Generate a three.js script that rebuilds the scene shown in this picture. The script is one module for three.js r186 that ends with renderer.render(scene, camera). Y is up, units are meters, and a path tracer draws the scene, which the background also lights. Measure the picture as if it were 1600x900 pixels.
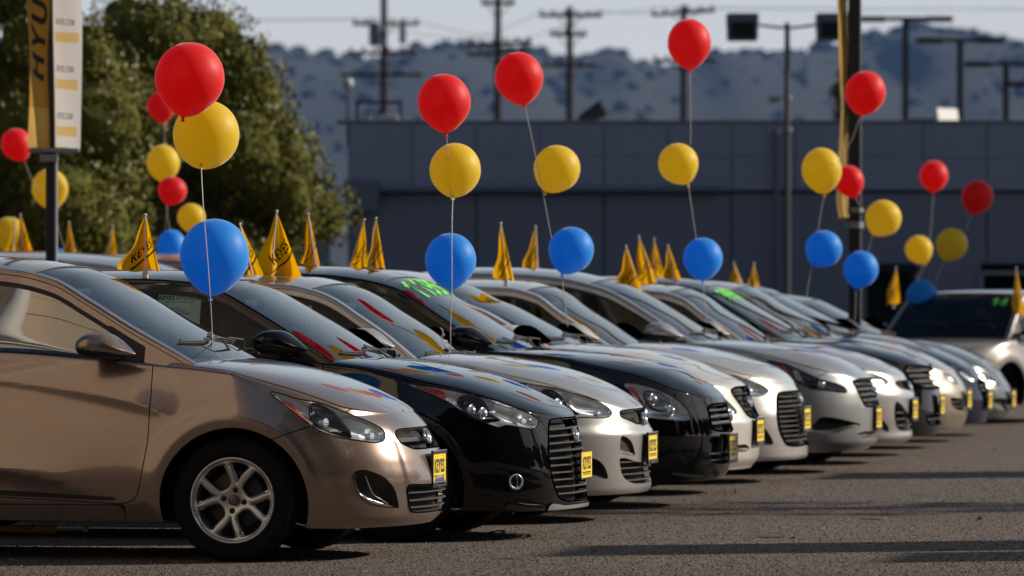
import * as THREE from 'three';
import { mergeGeometries, mergeVertices } from 'three/addons/utils/BufferGeometryUtils.js';
import { RoundedBoxGeometry } from 'three/addons/geometries/RoundedBoxGeometry.js';
import { ImprovedNoise } from 'three/addons/math/ImprovedNoise.js';
import { TextGeometry } from 'three/addons/geometries/TextGeometry.js';
import { FontLoader } from 'three/addons/loaders/FontLoader.js';

// ---------------------------------------------------------------- camera, sky, sun, exposure
const scene = new THREE.Scene();
const camera = new THREE.PerspectiveCamera(2 * Math.atan(450 / 8800) * 180 / Math.PI, 16 / 9, 0.5, 6000);
const TURN = 11.5 * Math.PI / 180, EYE = 1.255;             // the row of cars runs along -z; the lens looks 11.5 degrees to its left
camera.position.set(0, EYE, 0);
camera.lookAt(-Math.sin(TURN), EYE, -Math.cos(TURN));
camera.setViewOffset(1600, 900, 0, -22, 1600, 900);
camera.focus = 28.2; camera.userData.fStop = 4.3;
const renderer = new THREE.WebGLRenderer({ antialias: true });
renderer.setSize(1024, 576);
renderer.toneMapping = THREE.LinearToneMapping;
renderer.toneMappingExposure = 1.08;
renderer.shadowMap.enabled = true;

const SUN = { up: 27, azimuth: 28 };                        // degrees; azimuth from +x (the way the cars face) towards -z
const sunDir = new THREE.Vector3(Math.cos(SUN.up * Math.PI / 180) * Math.cos(SUN.azimuth * Math.PI / 180), Math.sin(SUN.up * Math.PI / 180), -Math.cos(SUN.up * Math.PI / 180) * Math.sin(SUN.azimuth * Math.PI / 180));
const sun = new THREE.DirectionalLight(new THREE.Color(1.0, 0.88, 0.74), 5.0);
sun.name = 'sun'; sun.position.copy(sunDir).multiplyScalar(120).add(new THREE.Vector3(-4, 0, -38)); sun.target.position.set(-4, 0, -38);
sun.castShadow = true; sun.shadow.radius = 1; sun.shadow.mapSize.set(4096, 4096);
Object.assign(sun.shadow.camera, { left: -60, right: 60, top: 60, bottom: -60, near: 1, far: 300 });
scene.add(sun, sun.target);

const noise3 = new ImprovedNoise();
const fbm = (x, y, z, n = 4) => { let s = 0, a = 0.5, f = 1; for (let i = 0; i < n; i++) { s += a * noise3.noise(x * f, y * f, z * f); a *= 0.5; f *= 2.03; } return s; };
{
  const W = 1024, H = 512, data = new Float32Array(W * H * 4), d = new THREE.Vector3();
  const mix3 = (a, b, t) => [a[0] + (b[0] - a[0]) * t, a[1] + (b[1] - a[1]) * t, a[2] + (b[2] - a[2]) * t];
  const ss = (x, a, b) => { const t = Math.min(1, Math.max(0, (x - a) / (b - a))); return t * t * (3 - 2 * t); };
  for (let j = 0; j < H; j++) for (let i = 0; i < W; i++) {
    const up = ((j + 0.5) / H - 0.5) * Math.PI, round = ((i + 0.5) / W - 0.5) * 2 * Math.PI;
    d.set(Math.cos(round) * Math.cos(up), Math.sin(up), Math.sin(round) * Math.cos(up));
    const e = Math.max(0, up * 180 / Math.PI), c = d.dot(sunDir), glow = Math.pow(Math.max(0, c), 6) * 0.35 + Math.pow(Math.max(0, c), 40) * 0.5;
    const w = ss(c, -0.6, 0.2);                            // the sky is brighter towards the sun, deep blue away from it
    let col = mix3(mix3([0.26, 0.27, 0.28], [0.72, 0.69, 0.66], w), mix3([0.13, 0.165, 0.21], [0.52, 0.60, 0.655], w), ss(e, 1.6, 4.6));
    col = mix3(col, mix3([0.036, 0.062, 0.110], [0.15, 0.215, 0.31], w), ss(e, 5, 26));
    col = mix3(col, mix3([0.016, 0.030, 0.058], [0.030, 0.055, 0.105], w), ss(e, 26, 62));
    const k = 1 / (Math.max(0.02, d.y) + 0.12), n = fbm(d.x * k * 0.8 + 5, d.z * k * 0.8, 2.5, 5);
    const cl = ss(n, 0.02, 0.42) * ss(e, 0, 4) * (1 - ss(e, 7, 22)) * 0.5 * (0.25 + 0.75 * w);
    col = mix3(col, mix3([0.22, 0.23, 0.25], [0.55, 0.545, 0.545], w), cl);
    const m = 1 + fbm(d.x * 14, d.y * 60, d.z * 14, 3) * 0.05;
    const o = (j * W + i) * 4;
    for (let q = 0; q < 3; q++) data[o + q] = col[q] * m + glow * [0.95, 0.85, 0.7][q];
    data[o + 3] = 1;
  }
  const sky = new THREE.DataTexture(data, W, H, THREE.RGBAFormat, THREE.FloatType);
  sky.mapping = THREE.EquirectangularReflectionMapping; sky.magFilter = THREE.LinearFilter; sky.needsUpdate = true;
  scene.background = sky; scene.environment = sky;
}

scene.fog = new THREE.FogExp2(new THREE.Color().setRGB(0.20, 0.42, 0.95), 0.000058);   // the blue winter haze that lies over the far hills
// ---------------------------------------------------------------- helpers
let seed = 7;
const rnd = () => { seed = (seed + 0x6d2b79f5) | 0; let t = Math.imul(seed ^ (seed >>> 15), 1 | seed); t = (t + Math.imul(t ^ (t >>> 7), 61 | t)) ^ t; return ((t ^ (t >>> 14)) >>> 0) / 4294967296; };
const V = (x, y, z) => new THREE.Vector3(x, y, z);
const taken = {};
const numbered = (name) => { const k = taken[name] = (taken[name] ?? -1) + 1; return k ? `${name}_${String(k).padStart(3, '0')}` : name; };
function part(name, geometry, material, parent, label) {
  const m = new THREE.Mesh(geometry, material); m.name = name; m.castShadow = m.receiveShadow = true;
  if (label) m.userData.label = label;
  parent.add(m); return m;
}
function tag(o, label, category, group) { o.userData.label = label; o.userData.category = category; if (group) o.userData.group = group; return o; }
function thing(name, label, category, pos = [0, 0, 0], turn = 0, group) {
  const g = new THREE.Group(); g.name = numbered(name); g.position.set(...pos); g.rotation.y = turn; scene.add(g);
  return tag(g, label, category, group);
}
function struct(name, geometry, material, kind = 'structure') { const m = part(numbered(name), geometry, material, scene); m.userData.kind = kind; return m; }
const right = V(Math.cos(TURN), 0, -Math.sin(TURN)), ahead = V(-Math.sin(TURN), 0, -Math.cos(TURN));
const place = (across, depth, y = 0) => V(0, 0, 0).addScaledVector(right, across).addScaledVector(ahead, depth).setY(y);   // metres to the right of and ahead of the lens
const merge = (list) => mergeGeometries(list.map((g) => { const q = g.index ? g.toNonIndexed() : g; for (const k of Object.keys(q.attributes)) if (!['position', 'normal', 'uv'].includes(k)) q.deleteAttribute(k); if (!q.attributes.uv) q.setAttribute('uv', new THREE.BufferAttribute(new Float32Array(q.attributes.position.count * 2), 2)); return q; }));
const box = (w, h, d, x = 0, y = 0, z = 0) => new THREE.BoxGeometry(w, h, d).translate(x, y, z);
const rbox = (w, h, d, r, x = 0, y = 0, z = 0) => new RoundedBoxGeometry(w, h, d, 2, r).translate(x, y, z);
const tube = (pts, r, seg = 24, rad = 6) => new THREE.TubeGeometry(new THREE.CatmullRomCurve3(pts.map((p) => (p.isVector3 ? p : V(...p)))), seg, r, rad);
function rod(a, b, r, r2 = r, seg = 8) {
  const d = V().subVectors(b, a), g = new THREE.CylinderGeometry(r2, r, d.length(), seg);
  g.applyQuaternion(new THREE.Quaternion().setFromUnitVectors(V(0, 1, 0), d.clone().normalize()));
  return g.translate((a.x + b.x) / 2, (a.y + b.y) / 2, (a.z + b.z) / 2);
}
function canvasTexture(w, h, draw) {
  const c = document.createElement('canvas'); c.width = w; c.height = h; draw(c.getContext('2d'), w, h);
  const t = new THREE.CanvasTexture(c); t.colorSpace = THREE.SRGBColorSpace; t.anisotropy = 4; return t;
}
function noiseTexture(size, f, srgb) {
  const data = new Uint8Array(size * size * 4);
  for (let j = 0; j < size; j++) for (let i = 0; i < size; i++) { const c = f(i / size, j / size); const o = (j * size + i) * 4; for (let q = 0; q < 3; q++) data[o + q] = Math.min(255, Math.max(0, (c[q] ?? c[0]) * 255)); data[o + 3] = 255; }
  const t = new THREE.DataTexture(data, size, size); t.wrapS = t.wrapT = THREE.RepeatWrapping; t.magFilter = THREE.LinearFilter; t.minFilter = THREE.LinearMipmapLinearFilter; t.generateMipmaps = true; t.needsUpdate = true;
  if (srgb) t.colorSpace = THREE.SRGBColorSpace;
  return t;
}
const tileNoise = (u, v, f, z) => {                       // noise that repeats over the unit square
  const a = u * Math.PI * 2, b = v * Math.PI * 2, r = f / (Math.PI * 2);
  return noise3.noise(Math.cos(a) * r + 11, Math.sin(a) * r + z, Math.cos(b) * r + 3 + z) * 0.5 + noise3.noise(Math.sin(a) * r, Math.sin(b) * r + 7 + z, Math.cos(b) * r + Math.cos(a) * r) * 0.5;
};
const std = (o) => new THREE.MeshStandardMaterial(o), phys = (o) => new THREE.MeshPhysicalMaterial(o), lin = (r, g, b) => new THREE.Color().setRGB(r, g, b ?? r);
const M = {
  black: std({ name: 'black_plastic', color: lin(0.012, 0.012, 0.013), roughness: 0.55 }),
  dark: std({ name: 'dark_void', color: lin(0.006, 0.006, 0.006), roughness: 0.9 }),
  gloss: phys({ name: 'gloss_black', color: lin(0.006, 0.006, 0.007), roughness: 0.25, clearcoat: 1, clearcoatRoughness: 0.03 }),
  rubber: phys({ name: 'tyre_rubber', color: lin(0.008, 0.008, 0.008), roughness: 0.85, specularIntensity: 0.35 }),
  chrome: std({ name: 'chrome', color: lin(0.72, 0.72, 0.73), metalness: 1, roughness: 0.09 }),
  reflector: std({ name: 'lamp_reflector', color: lin(0.66, 0.70, 0.76), metalness: 0.72, roughness: 0.22 }),
  greyReflector: std({ name: 'lamp_bezel', color: lin(0.12, 0.13, 0.15), metalness: 0.8, roughness: 0.25 }),
  satin: std({ name: 'satin_slat', color: lin(0.13, 0.122, 0.115), metalness: 0.6, roughness: 0.38 }),
  frosted: std({ name: 'frosted_reflector', color: lin(0.80, 0.81, 0.82), metalness: 0.9, roughness: 0.42 }),
  mirrorTint: phys({ name: 'reflective_side_glass', color: lin(0.14, 0.15, 0.14), roughness: 0, transmission: 1, thickness: 0, ior: 2.9 }),
  alloy: std({ name: 'alloy_wheel_paint', color: lin(0.53, 0.52, 0.505), metalness: 0.75, roughness: 0.36 }),
  glass: phys({ name: 'windscreen_glass', color: lin(0.55, 0.62, 0.62), roughness: 0, transmission: 1, thickness: 0, ior: 1.55 }),
  tint: phys({ name: 'side_glass', color: lin(0.13, 0.15, 0.145), roughness: 0, transmission: 1, thickness: 0, ior: 1.3 }),
  darkScreen: phys({ name: 'dark_windscreen', color: lin(0.05, 0.055, 0.06), roughness: 0, transmission: 1, thickness: 0, ior: 1.45 }),
  clear: phys({ name: 'lamp_lens', color: lin(0.93, 0.95, 0.96), roughness: 0, transmission: 1, thickness: 0, ior: 1.48 }),
  amber: phys({ name: 'amber_marker', color: lin(0.55, 0.060, 0.010), roughness: 0.22, clearcoat: 1, clearcoatRoughness: 0.05 }),
  cloth: std({ name: 'seat_cloth', color: lin(0.03, 0.03, 0.03), roughness: 0.95 }),
  neon: std({ name: 'green_paint_pen', color: lin(0.16, 0.75, 0.10), roughness: 0.7 }),
  paleTint: phys({ name: 'clear_side_glass', color: lin(0.62, 0.70, 0.68), roughness: 0, transmission: 1, thickness: 0, ior: 1.28 }),
  paper: std({ name: 'paper', color: lin(0.62, 0.66, 0.62), roughness: 0.9 }),
};
// ---------------------------------------------------------------- car body surface: a car's own axes are x to the nose (nose at 0), y up, z sideways
const clamp = (x, a, b) => Math.min(b, Math.max(a, x)), lerp = (a, b, t) => a + (b - a) * t;
const smooth = (x, a, b) => { const t = clamp((x - a) / (b - a), 0, 1); return t * t * (3 - 2 * t); };
function curve(pts) {                                   // monotone cubic through [x, y] points, straight beyond its ends
  const p = pts.slice().sort((a, b) => a[0] - b[0]), n = p.length, d = [], m = [];
  for (let i = 0; i < n - 1; i++) d.push((p[i + 1][1] - p[i][1]) / (p[i + 1][0] - p[i][0]));
  for (let i = 0; i < n; i++) m.push(i === 0 ? d[0] : i === n - 1 ? d[n - 2] : d[i - 1] * d[i] <= 0 ? 0 : 2 * d[i - 1] * d[i] / (d[i - 1] + d[i]));
  return (x) => {
    if (x <= p[0][0]) return p[0][1] + m[0] * (x - p[0][0]);
    if (x >= p[n - 1][0]) return p[n - 1][1] + m[n - 1] * (x - p[n - 1][0]);
    let i = 0; while (x > p[i + 1][0]) i++;
    const h = p[i + 1][0] - p[i][0], t = (x - p[i][0]) / h, t2 = t * t, t3 = t2 * t;
    return (2 * t3 - 3 * t2 + 1) * p[i][1] + (t3 - 2 * t2 + t) * h * m[i] + (3 * t2 - 2 * t3) * p[i + 1][1] + (t3 - t2) * h * m[i + 1];
  };
}
function carSurface(P) {
  const nose = curve(P.nose.map(([x, y]) => [y, x])), hood = curve(P.hood), crest = curve(P.crest), width = curve(P.width), low = curve(P.low), n = P.n ?? 2.5;
  const xc = P.corner ?? -0.85, yLead = P.lead, top = (x) => crest(x);
  const taper = (x) => 1 - 0.035 * smooth(x, -1.6, -0.3) - 0.05 * smooth(-x, P.length - 1.6, P.length);
  const flare = (x, y) => {                             // the swelling round the wheel openings
    let f = 0;
    for (const wx of [P.wheel, P.wheel - P.base]) { const r = Math.hypot(x - wx, y - 0.3); f += 0.014 * Math.exp(-(((r - 0.40) / 0.055) ** 2)); }
    return f;
  };
  const crease = (x, y) => {
    let s = 0;
    for (const c of P.creases ?? []) {
      const d = y - c.line(x), amp = c.amp * smooth(x, c.from - c.fade, c.from) * (1 - smooth(x, c.to - c.fade, c.to));
      if (amp) s += d > 0 ? amp * Math.exp(-d / c.above) : amp * (Math.exp(d / c.below * 2.2) - 0.55 * (1 - Math.exp(d / (c.below * 0.45))) * Math.exp(d / (c.below * 1.4)));
    }
    return s;
  };
  const steps = (a, y) => { let s = 0; for (const t of P.steps ?? []) s += t.amount * smooth(a - t.line(y), -t.width, t.width) * smooth(y, t.low - 0.03, t.low + 0.03) * (1 - smooth(y, t.high - 0.05, t.high + 0.03)); return s; };
  const round = (psi) => { const c = Math.cos(psi), s = Math.sin(psi), r = 1 / Math.pow(Math.pow(c, n) + Math.pow(s, n), 1 / n); return [r * s, r * c]; };
  const reach = (y) => Math.max(nose(clamp(y, P.nose[P.nose.length - 1][1], 2)), xc + 0.33) - xc;
  const x0 = (c) => c.psi === undefined ? c.x : c.rear ? -P.length + 0.35 - 0.35 * round(c.psi)[0] : xc + (P.nose0 - xc) * round(c.psi)[0];
  const span = (c) => { const x = x0(c); const yt = c.psi !== undefined && !c.rear ? lerp(top(x), yLead, smooth(c.psi / 1.5708, P.sweep ?? 0.35, 1)) : top(x); return [low(x), yt]; };
  const at = (c, v) => {                                // v 0 to 1 up the side, 1 to 2 from the crest across the hood to the middle
    const [yb, yt] = span(c), y = lerp(yb, yt, Math.min(v, 1));
    let x, z;
    if (c.psi === undefined) { x = c.x; z = width(y) * taper(x) + crease(x, y) + flare(x, y); }
    else if (c.rear) { const [a, b] = round(c.psi); x = -P.length + 0.35 - (0.35 - 0.08 * smooth(y, 0.5, 1.0) - 0.1 * (1 - smooth(y, 0.15, 0.4))) * a; z = width(y) * taper(-P.length + 0.35) * b; }
    else { const [a, b] = round(c.psi); x = xc + reach(y) * a; z = (width(y) * taper(x) + flare(x, y)) * b; const k = P.steps ? steps(x - 0.22 * z, y) : 0; x += k * a; z += k * b * 0.6; }
    if (v <= 1) return [x, y, z];
    const q = v - 1, p = P.crown ?? 2.4, yc = x > xc - 3 ? Math.max(hood(x), yt) : yt;
    return [x, lerp(yt, yc, Math.pow(Math.max(0, 1 - Math.pow(1 - q, p)), 1 / p)), z * (1 - q)];
  };
  const columns = (step) => {
    const list = [], nr = 10, na = Math.round(1.35 / step);
    for (let i = 0; i <= nr; i++) list.push({ psi: (1 - i / nr) * Math.PI / 2, rear: true });
    const far = P.farStep ?? 0.12, dense = P.dense ?? -1.25;
    for (let x = -P.length + 0.35 + far; x < xc - 1e-6; x += x < dense ? Math.min(far, Math.max(step, (dense - x) * 0.25 + step)) : step) list.push({ x });
    for (let i = 0; i <= na; i++) list.push({ psi: i / na * Math.PI / 2 });
    return list;
  };
  // greenhouse: v 0 to 1 from the belt up to the roof edge or windscreen pillar, 1 to 2 across to the middle
  const edge = curve(P.edge), wg = P.glassWidth ?? 0.735, tum = P.tumble ?? 0.30, rise = P.rise ?? 0.05;
  const edgeZ = (y) => wg - (y - 0.95) * tum;
  const house = (x, v) => {
    const ya = edge(x), yb = Math.min(top(x) - 0.012, ya - 0.004), wa = edgeZ(ya), wl = wa + (ya - yb) * tum, wb = Math.max(wl, width(top(x)) * taper(x) - 0.012);
    if (v <= 1) return [x, lerp(yb, ya, v), lerp(wl, wa, v) + (wb - wl) * Math.pow(1 - v, 16) + 0.012 * (ya - yb) * 4 * v * (1 - v)];
    const q = v - 1;
    return [x, ya + rise * (1 - Math.pow(1 - q, 2.3)), wa * (1 - q)];
  };
  return { at, columns, house, edge, edgeZ, top, hood, nose, width, low, xc, crest };
}
// ---------------------------------------------------------------- measured shapes of the parked cars, metres in the car's own axes (nose at x = 0)
const WIDTH = [[0.12, 0.775], [0.20, 0.815], [0.30, 0.845], [0.46, 0.865], [0.62, 0.862], [0.78, 0.846], [0.90, 0.822], [0.97, 0.80], [1.1, 0.74]];
const LOW = [[-5, 0.2], [-1.3, 0.19], [-0.6, 0.17], [-0.3, 0.158], [0, 0.165]];
const PROFILE = {
  1: { at: [-5.907, -27.195], length: 4.11, wheel: -0.832, base: 2.57, lead: 0.714, nose0: -0.02, header: -1.85, cowl: -1.03, sail: -1.30,
    hood: [[-1.25, 1.005], [-0.92, 0.965], [-0.83, 0.951], [-0.60, 0.902], [-0.40, 0.836], [-0.27, 0.775], [-0.17, 0.714]],
    face: [[-0.09, 0.635], [-0.05, 0.55], [-0.02, 0.471], [0, 0.376], [0, 0.297], [-0.012, 0.218], [-0.08, 0.150]],
    crest: [[-4.2, 1.0], [-2.0, 0.985], [-1.5, 0.957], [-1.075, 0.925], [-0.754, 0.885], [-0.563, 0.846], [-0.423, 0.806], [-0.308, 0.757], [-0.226, 0.712], [-0.1, 0.70]],
    edge: [[-4.02, 0.98], [-3.8, 1.18], [-3.3, 1.36], [-2.7, 1.435], [-2.3, 1.436], [-2.0, 1.412], [-1.80, 1.365], [-1.62, 1.270], [-1.39, 1.137], [-1.13, 0.998], [-0.86, 0.85]] },
  2: { at: [-5.620, -29.545], length: 4.22, wheel: -0.85, base: 2.65, lead: 0.653, nose0: -0.02, header: -1.87, cowl: -1.06, sail: -1.36,
    hood: [[-1.3, 0.985], [-1.05, 0.957], [-0.88, 0.935], [-0.57, 0.871], [-0.39, 0.810], [-0.25, 0.748], [-0.15, 0.697], [-0.09, 0.653]],
    face: [[-0.075, 0.625], [-0.05, 0.551], [-0.03, 0.483], [-0.01, 0.36], [-0.005, 0.271], [-0.008, 0.189], [-0.02, 0.13]],
    crest: [[-4.2, 1.02], [-2.0, 0.965], [-1.5, 0.945], [-1.05, 0.90], [-0.838, 0.85], [-0.604, 0.806], [-0.317, 0.748], [-0.15, 0.67], [-0.05, 0.64]],
    edge: [[-4.15, 0.98], [-3.9, 1.15], [-3.4, 1.30], [-2.7, 1.375], [-2.3, 1.378], [-2.0, 1.36], [-1.81, 1.300], [-1.68, 1.232], [-1.51, 1.135], [-1.29, 1.0], [-1.1, 0.885], [-0.9, 0.76]] },
  3: { at: [-5.685, -31.895], length: 4.22, wheel: -0.85, base: 2.65, lead: 0.655, nose0: -0.01, header: -1.80, cowl: -1.05, sail: -1.34,
    hood: [[-1.3, 0.985], [-1.05, 0.957], [-0.87, 0.937], [-0.58, 0.886], [-0.43, 0.845], [-0.28, 0.787], [-0.20, 0.746], [-0.12, 0.691], [-0.07, 0.655]],
    face: [[-0.05, 0.62], [-0.03, 0.556], [0, 0.497], [-0.005, 0.4], [-0.008, 0.324], [-0.01, 0.265], [-0.012, 0.195], [-0.05, 0.14]],
    crest: [[-4.2, 1.02], [-2.0, 0.965], [-1.5, 0.945], [-1.05, 0.90], [-0.69, 0.835], [-0.411, 0.778], [-0.202, 0.718], [-0.1, 0.66]],
    edge: [[-4.15, 0.98], [-3.9, 1.15], [-3.4, 1.29], [-2.7, 1.355], [-2.3, 1.362], [-2.0, 1.352], [-1.82, 1.315], [-1.72, 1.275], [-1.56, 1.176], [-1.39, 1.066], [-1.23, 0.943], [-0.9, 0.70]] },
  4: { at: [-5.604, -34.245], length: 4.84, wheel: -0.95, base: 2.78, lead: 0.665, nose0: -0.01, header: -2.02, cowl: -1.20, sail: -1.52,
    hood: [[-1.45, 0.985], [-1.08, 0.962], [-0.80, 0.938], [-0.54, 0.899], [-0.36, 0.856], [-0.23, 0.793], [-0.14, 0.742], [-0.055, 0.665]],
    face: [[-0.04, 0.620], [-0.01, 0.514], [0, 0.431], [-0.002, 0.357], [-0.03, 0.207], [-0.08, 0.16]],
    crest: [[-4.8, 0.98], [-2.2, 0.98], [-1.6, 0.96], [-1.02, 0.92], [-0.6, 0.84], [-0.35, 0.77], [-0.17, 0.68], [-0.05, 0.66]],
    edge: [[-4.3, 0.99], [-3.9, 1.21], [-3.4, 1.37], [-2.7, 1.43], [-2.45, 1.425], [-2.2, 1.398], [-1.96, 1.340], [-1.82, 1.262], [-1.64, 1.150], [-1.51, 1.068], [-1.30, 0.955], [-1.0, 0.80]] },
  5: { at: [-5.801, -36.595], length: 4.6, wheel: -0.92, base: 2.70, lead: 0.683, nose0: -0.01, header: -2.02, cowl: -1.15, sail: -1.50,
    hood: [[-1.45, 1.0], [-1.13, 0.980], [-0.78, 0.947], [-0.44, 0.867], [-0.35, 0.825], [-0.23, 0.775], [-0.14, 0.733], [-0.09, 0.683]],
    face: [[-0.06, 0.590], [-0.02, 0.506], [0, 0.473], [-0.005, 0.338], [-0.01, 0.237], [-0.06, 0.17]],
    crest: [[-4.8, 0.99], [-2.2, 0.985], [-1.6, 0.965], [-1.1, 0.925], [-0.6, 0.84], [-0.35, 0.775], [-0.17, 0.70], [-0.05, 0.68]],
    edge: [[-4.2, 0.99], [-3.9, 1.18], [-3.4, 1.36], [-2.8, 1.425], [-2.45, 1.418], [-2.2, 1.39], [-2.0, 1.33], [-1.81, 1.235], [-1.69, 1.190], [-1.50, 1.090], [-1.36, 1.015], [-1.1, 0.885], [-0.95, 0.80]] },
  6: { at: [-5.835, -38.945], length: 4.5, wheel: -0.87, base: 2.70, lead: 0.690, nose0: -0.01, header: -1.82, cowl: -1.03, sail: -1.38,
    hood: [[-1.3, 0.99], [-1.05, 0.972], [-0.82, 0.950], [-0.58, 0.903], [-0.44, 0.864], [-0.26, 0.812], [-0.17, 0.763], [-0.10, 0.690]],
    face: [[-0.08, 0.647], [-0.04, 0.549], [-0.01, 0.459], [0, 0.325], [0, 0.254], [0, 0.182], [-0.04, 0.150]],
    crest: [[-4.8, 1.0], [-2.2, 0.985], [-1.6, 0.965], [-1.1, 0.925], [-0.7, 0.85], [-0.446, 0.79], [-0.188, 0.70], [-0.05, 0.67]],
    edge: [[-4.3, 0.99], [-3.9, 1.14], [-3.4, 1.30], [-2.7, 1.355], [-2.3, 1.362], [-2.0, 1.352], [-1.79, 1.30], [-1.64, 1.198], [-1.44, 1.071], [-1.30, 0.978], [-1.05, 0.83], [-0.86, 0.72]] },
  7: { at: [-5.652, -41.295], length: 4.86, wheel: -0.95, base: 2.80, lead: 0.695, nose0: -0.01, header: -2.00, cowl: -1.15, sail: -1.50,
    hood: [[-1.4, 0.995], [-1.1, 0.975], [-0.96, 0.965], [-0.67, 0.933], [-0.38, 0.876], [-0.19, 0.791], [-0.055, 0.695]],
    face: [[-0.04, 0.66], [-0.01, 0.555], [0, 0.480], [-0.002, 0.366], [-0.01, 0.234], [-0.10, 0.16]],
    crest: [[-4.8, 1.0], [-2.2, 0.985], [-1.6, 0.965], [-1.1, 0.925], [-0.727, 0.852], [-0.5, 0.79], [-0.317, 0.72], [-0.111, 0.68]],
    edge: [[-4.4, 0.99], [-3.9, 1.27], [-3.4, 1.43], [-2.94, 1.465], [-2.62, 1.460], [-2.30, 1.435], [-2.08, 1.392], [-1.91, 1.340], [-1.76, 1.266], [-1.57, 1.153], [-1.38, 1.035], [-1.23, 0.955], [-1.0, 0.82]] },
  8: { at: [-5.693, -43.645], length: 4.3, wheel: -0.86, base: 2.65, lead: 0.685, nose0: -0.01, header: -1.78, cowl: -1.02, sail: -1.36,
    hood: [[-1.3, 0.96], [-0.97, 0.939], [-0.74, 0.925], [-0.53, 0.880], [-0.33, 0.820], [-0.23, 0.776], [-0.15, 0.736], [-0.085, 0.685]],
    face: [[-0.06, 0.646], [0, 0.517], [-0.005, 0.367], [-0.02, 0.25], [-0.015, 0.207], [-0.08, 0.15]],
    crest: [[-4.8, 1.0], [-2.2, 0.97], [-1.6, 0.95], [-1.1, 0.90], [-0.7, 0.835], [-0.446, 0.78], [-0.188, 0.69], [-0.05, 0.67]],
    edge: [[-4.2, 0.99], [-3.9, 1.14], [-3.4, 1.30], [-2.7, 1.345], [-2.2, 1.350], [-1.9, 1.335], [-1.72, 1.285], [-1.54, 1.160], [-1.36, 1.047], [-1.24, 0.965], [-1.05, 0.84], [-0.86, 0.72]] },
  9: { at: [-5.777, -45.995], length: 4.7, wheel: -0.92, base: 2.75, lead: 0.70, nose0: -0.01, header: -1.86, cowl: -1.08, sail: -1.40,
    hood: [[-1.3, 0.98], [-1.1, 0.965], [-0.68, 0.928], [-0.43, 0.876], [-0.18, 0.792], [-0.06, 0.70]],
    face: [[-0.04, 0.64], [-0.02, 0.583], [-0.01, 0.483], [0, 0.320], [-0.02, 0.189], [-0.06, 0.15]],
    crest: [[-4.8, 1.0], [-2.2, 0.98], [-1.6, 0.96], [-1.1, 0.92], [-0.7, 0.85], [-0.446, 0.80], [-0.188, 0.72], [-0.05, 0.69]],
    edge: [[-4.3, 0.99], [-3.9, 1.20], [-3.4, 1.37], [-2.7, 1.42], [-2.36, 1.418], [-2.01, 1.385], [-1.85, 1.335], [-1.66, 1.23], [-1.4, 1.08], [-1.2, 0.965], [-1.0, 0.85]] },
  10: { at: [-5.839, -48.345], length: 4.5, wheel: -0.9, base: 2.68, lead: 0.665, nose0: -0.01, header: -1.90, cowl: -1.06, sail: -1.38,
    hood: [[-1.3, 0.985], [-0.95, 0.950], [-0.60, 0.890], [-0.34, 0.790], [-0.12, 0.665]],
    face: [[-0.09, 0.62], [-0.04, 0.555], [-0.003, 0.444], [0, 0.328], [-0.04, 0.185], [-0.07, 0.15]],
    crest: [[-4.8, 1.0], [-2.2, 0.97], [-1.6, 0.95], [-1.1, 0.90], [-0.7, 0.83], [-0.446, 0.765], [-0.188, 0.68], [-0.05, 0.66]],
    edge: [[-4.3, 0.99], [-3.9, 1.18], [-3.4, 1.34], [-2.7, 1.392], [-2.24, 1.390], [-1.95, 1.355], [-1.80, 1.29], [-1.64, 1.19], [-1.36, 1.048], [-1.15, 0.92], [-0.95, 0.79]] },
  11: { at: [-5.932, -50.695], length: 4.5, wheel: -0.9, base: 2.68, lead: 0.655, nose0: -0.01, header: -1.90, cowl: -1.10, sail: -1.42,
    hood: [[-1.3, 0.985], [-1.0, 0.965], [-0.64, 0.890], [-0.28, 0.750], [-0.13, 0.655]],
    face: [[-0.07, 0.57], [-0.02, 0.475], [0, 0.371], [-0.02, 0.191], [-0.06, 0.15]],
    crest: [[-4.8, 1.0], [-2.2, 0.97], [-1.6, 0.95], [-1.1, 0.91], [-0.7, 0.84], [-0.446, 0.765], [-0.188, 0.67], [-0.05, 0.65]],
    edge: [[-4.3, 0.99], [-3.9, 1.18], [-3.4, 1.33], [-2.7, 1.378], [-2.3, 1.375], [-2.0, 1.325], [-1.85, 1.25], [-1.56, 1.11], [-1.32, 0.98], [-1.1, 0.86], [-0.95, 0.78]] },
  12: { at: [-5.983, -53.045], length: 4.4, wheel: -0.88, base: 2.65, lead: 0.61, nose0: -0.01, header: -1.85, cowl: -1.08, sail: -1.42,
    hood: [[-1.3, 0.935], [-0.91, 0.903], [-0.61, 0.855], [-0.32, 0.741], [-0.13, 0.61]],
    face: [[-0.07, 0.52], [-0.02, 0.439], [0, 0.331], [-0.04, 0.197], [-0.07, 0.15]],
    crest: [[-4.8, 0.97], [-2.2, 0.93], [-1.6, 0.91], [-1.1, 0.87], [-0.7, 0.80], [-0.446, 0.73], [-0.188, 0.63], [-0.05, 0.60]],
    edge: [[-4.2, 0.96], [-3.9, 1.10], [-3.4, 1.24], [-2.7, 1.285], [-2.2, 1.280], [-1.95, 1.25], [-1.80, 1.205], [-1.72, 1.165], [-1.48, 1.05], [-1.15, 0.87], [-0.9, 0.74]] },
};
for (const P of Object.values(PROFILE)) { P.nose = [...P.hood.filter(([x]) => x > -0.95), ...P.face]; P.width ??= WIDTH; P.low ??= LOW; }
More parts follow.
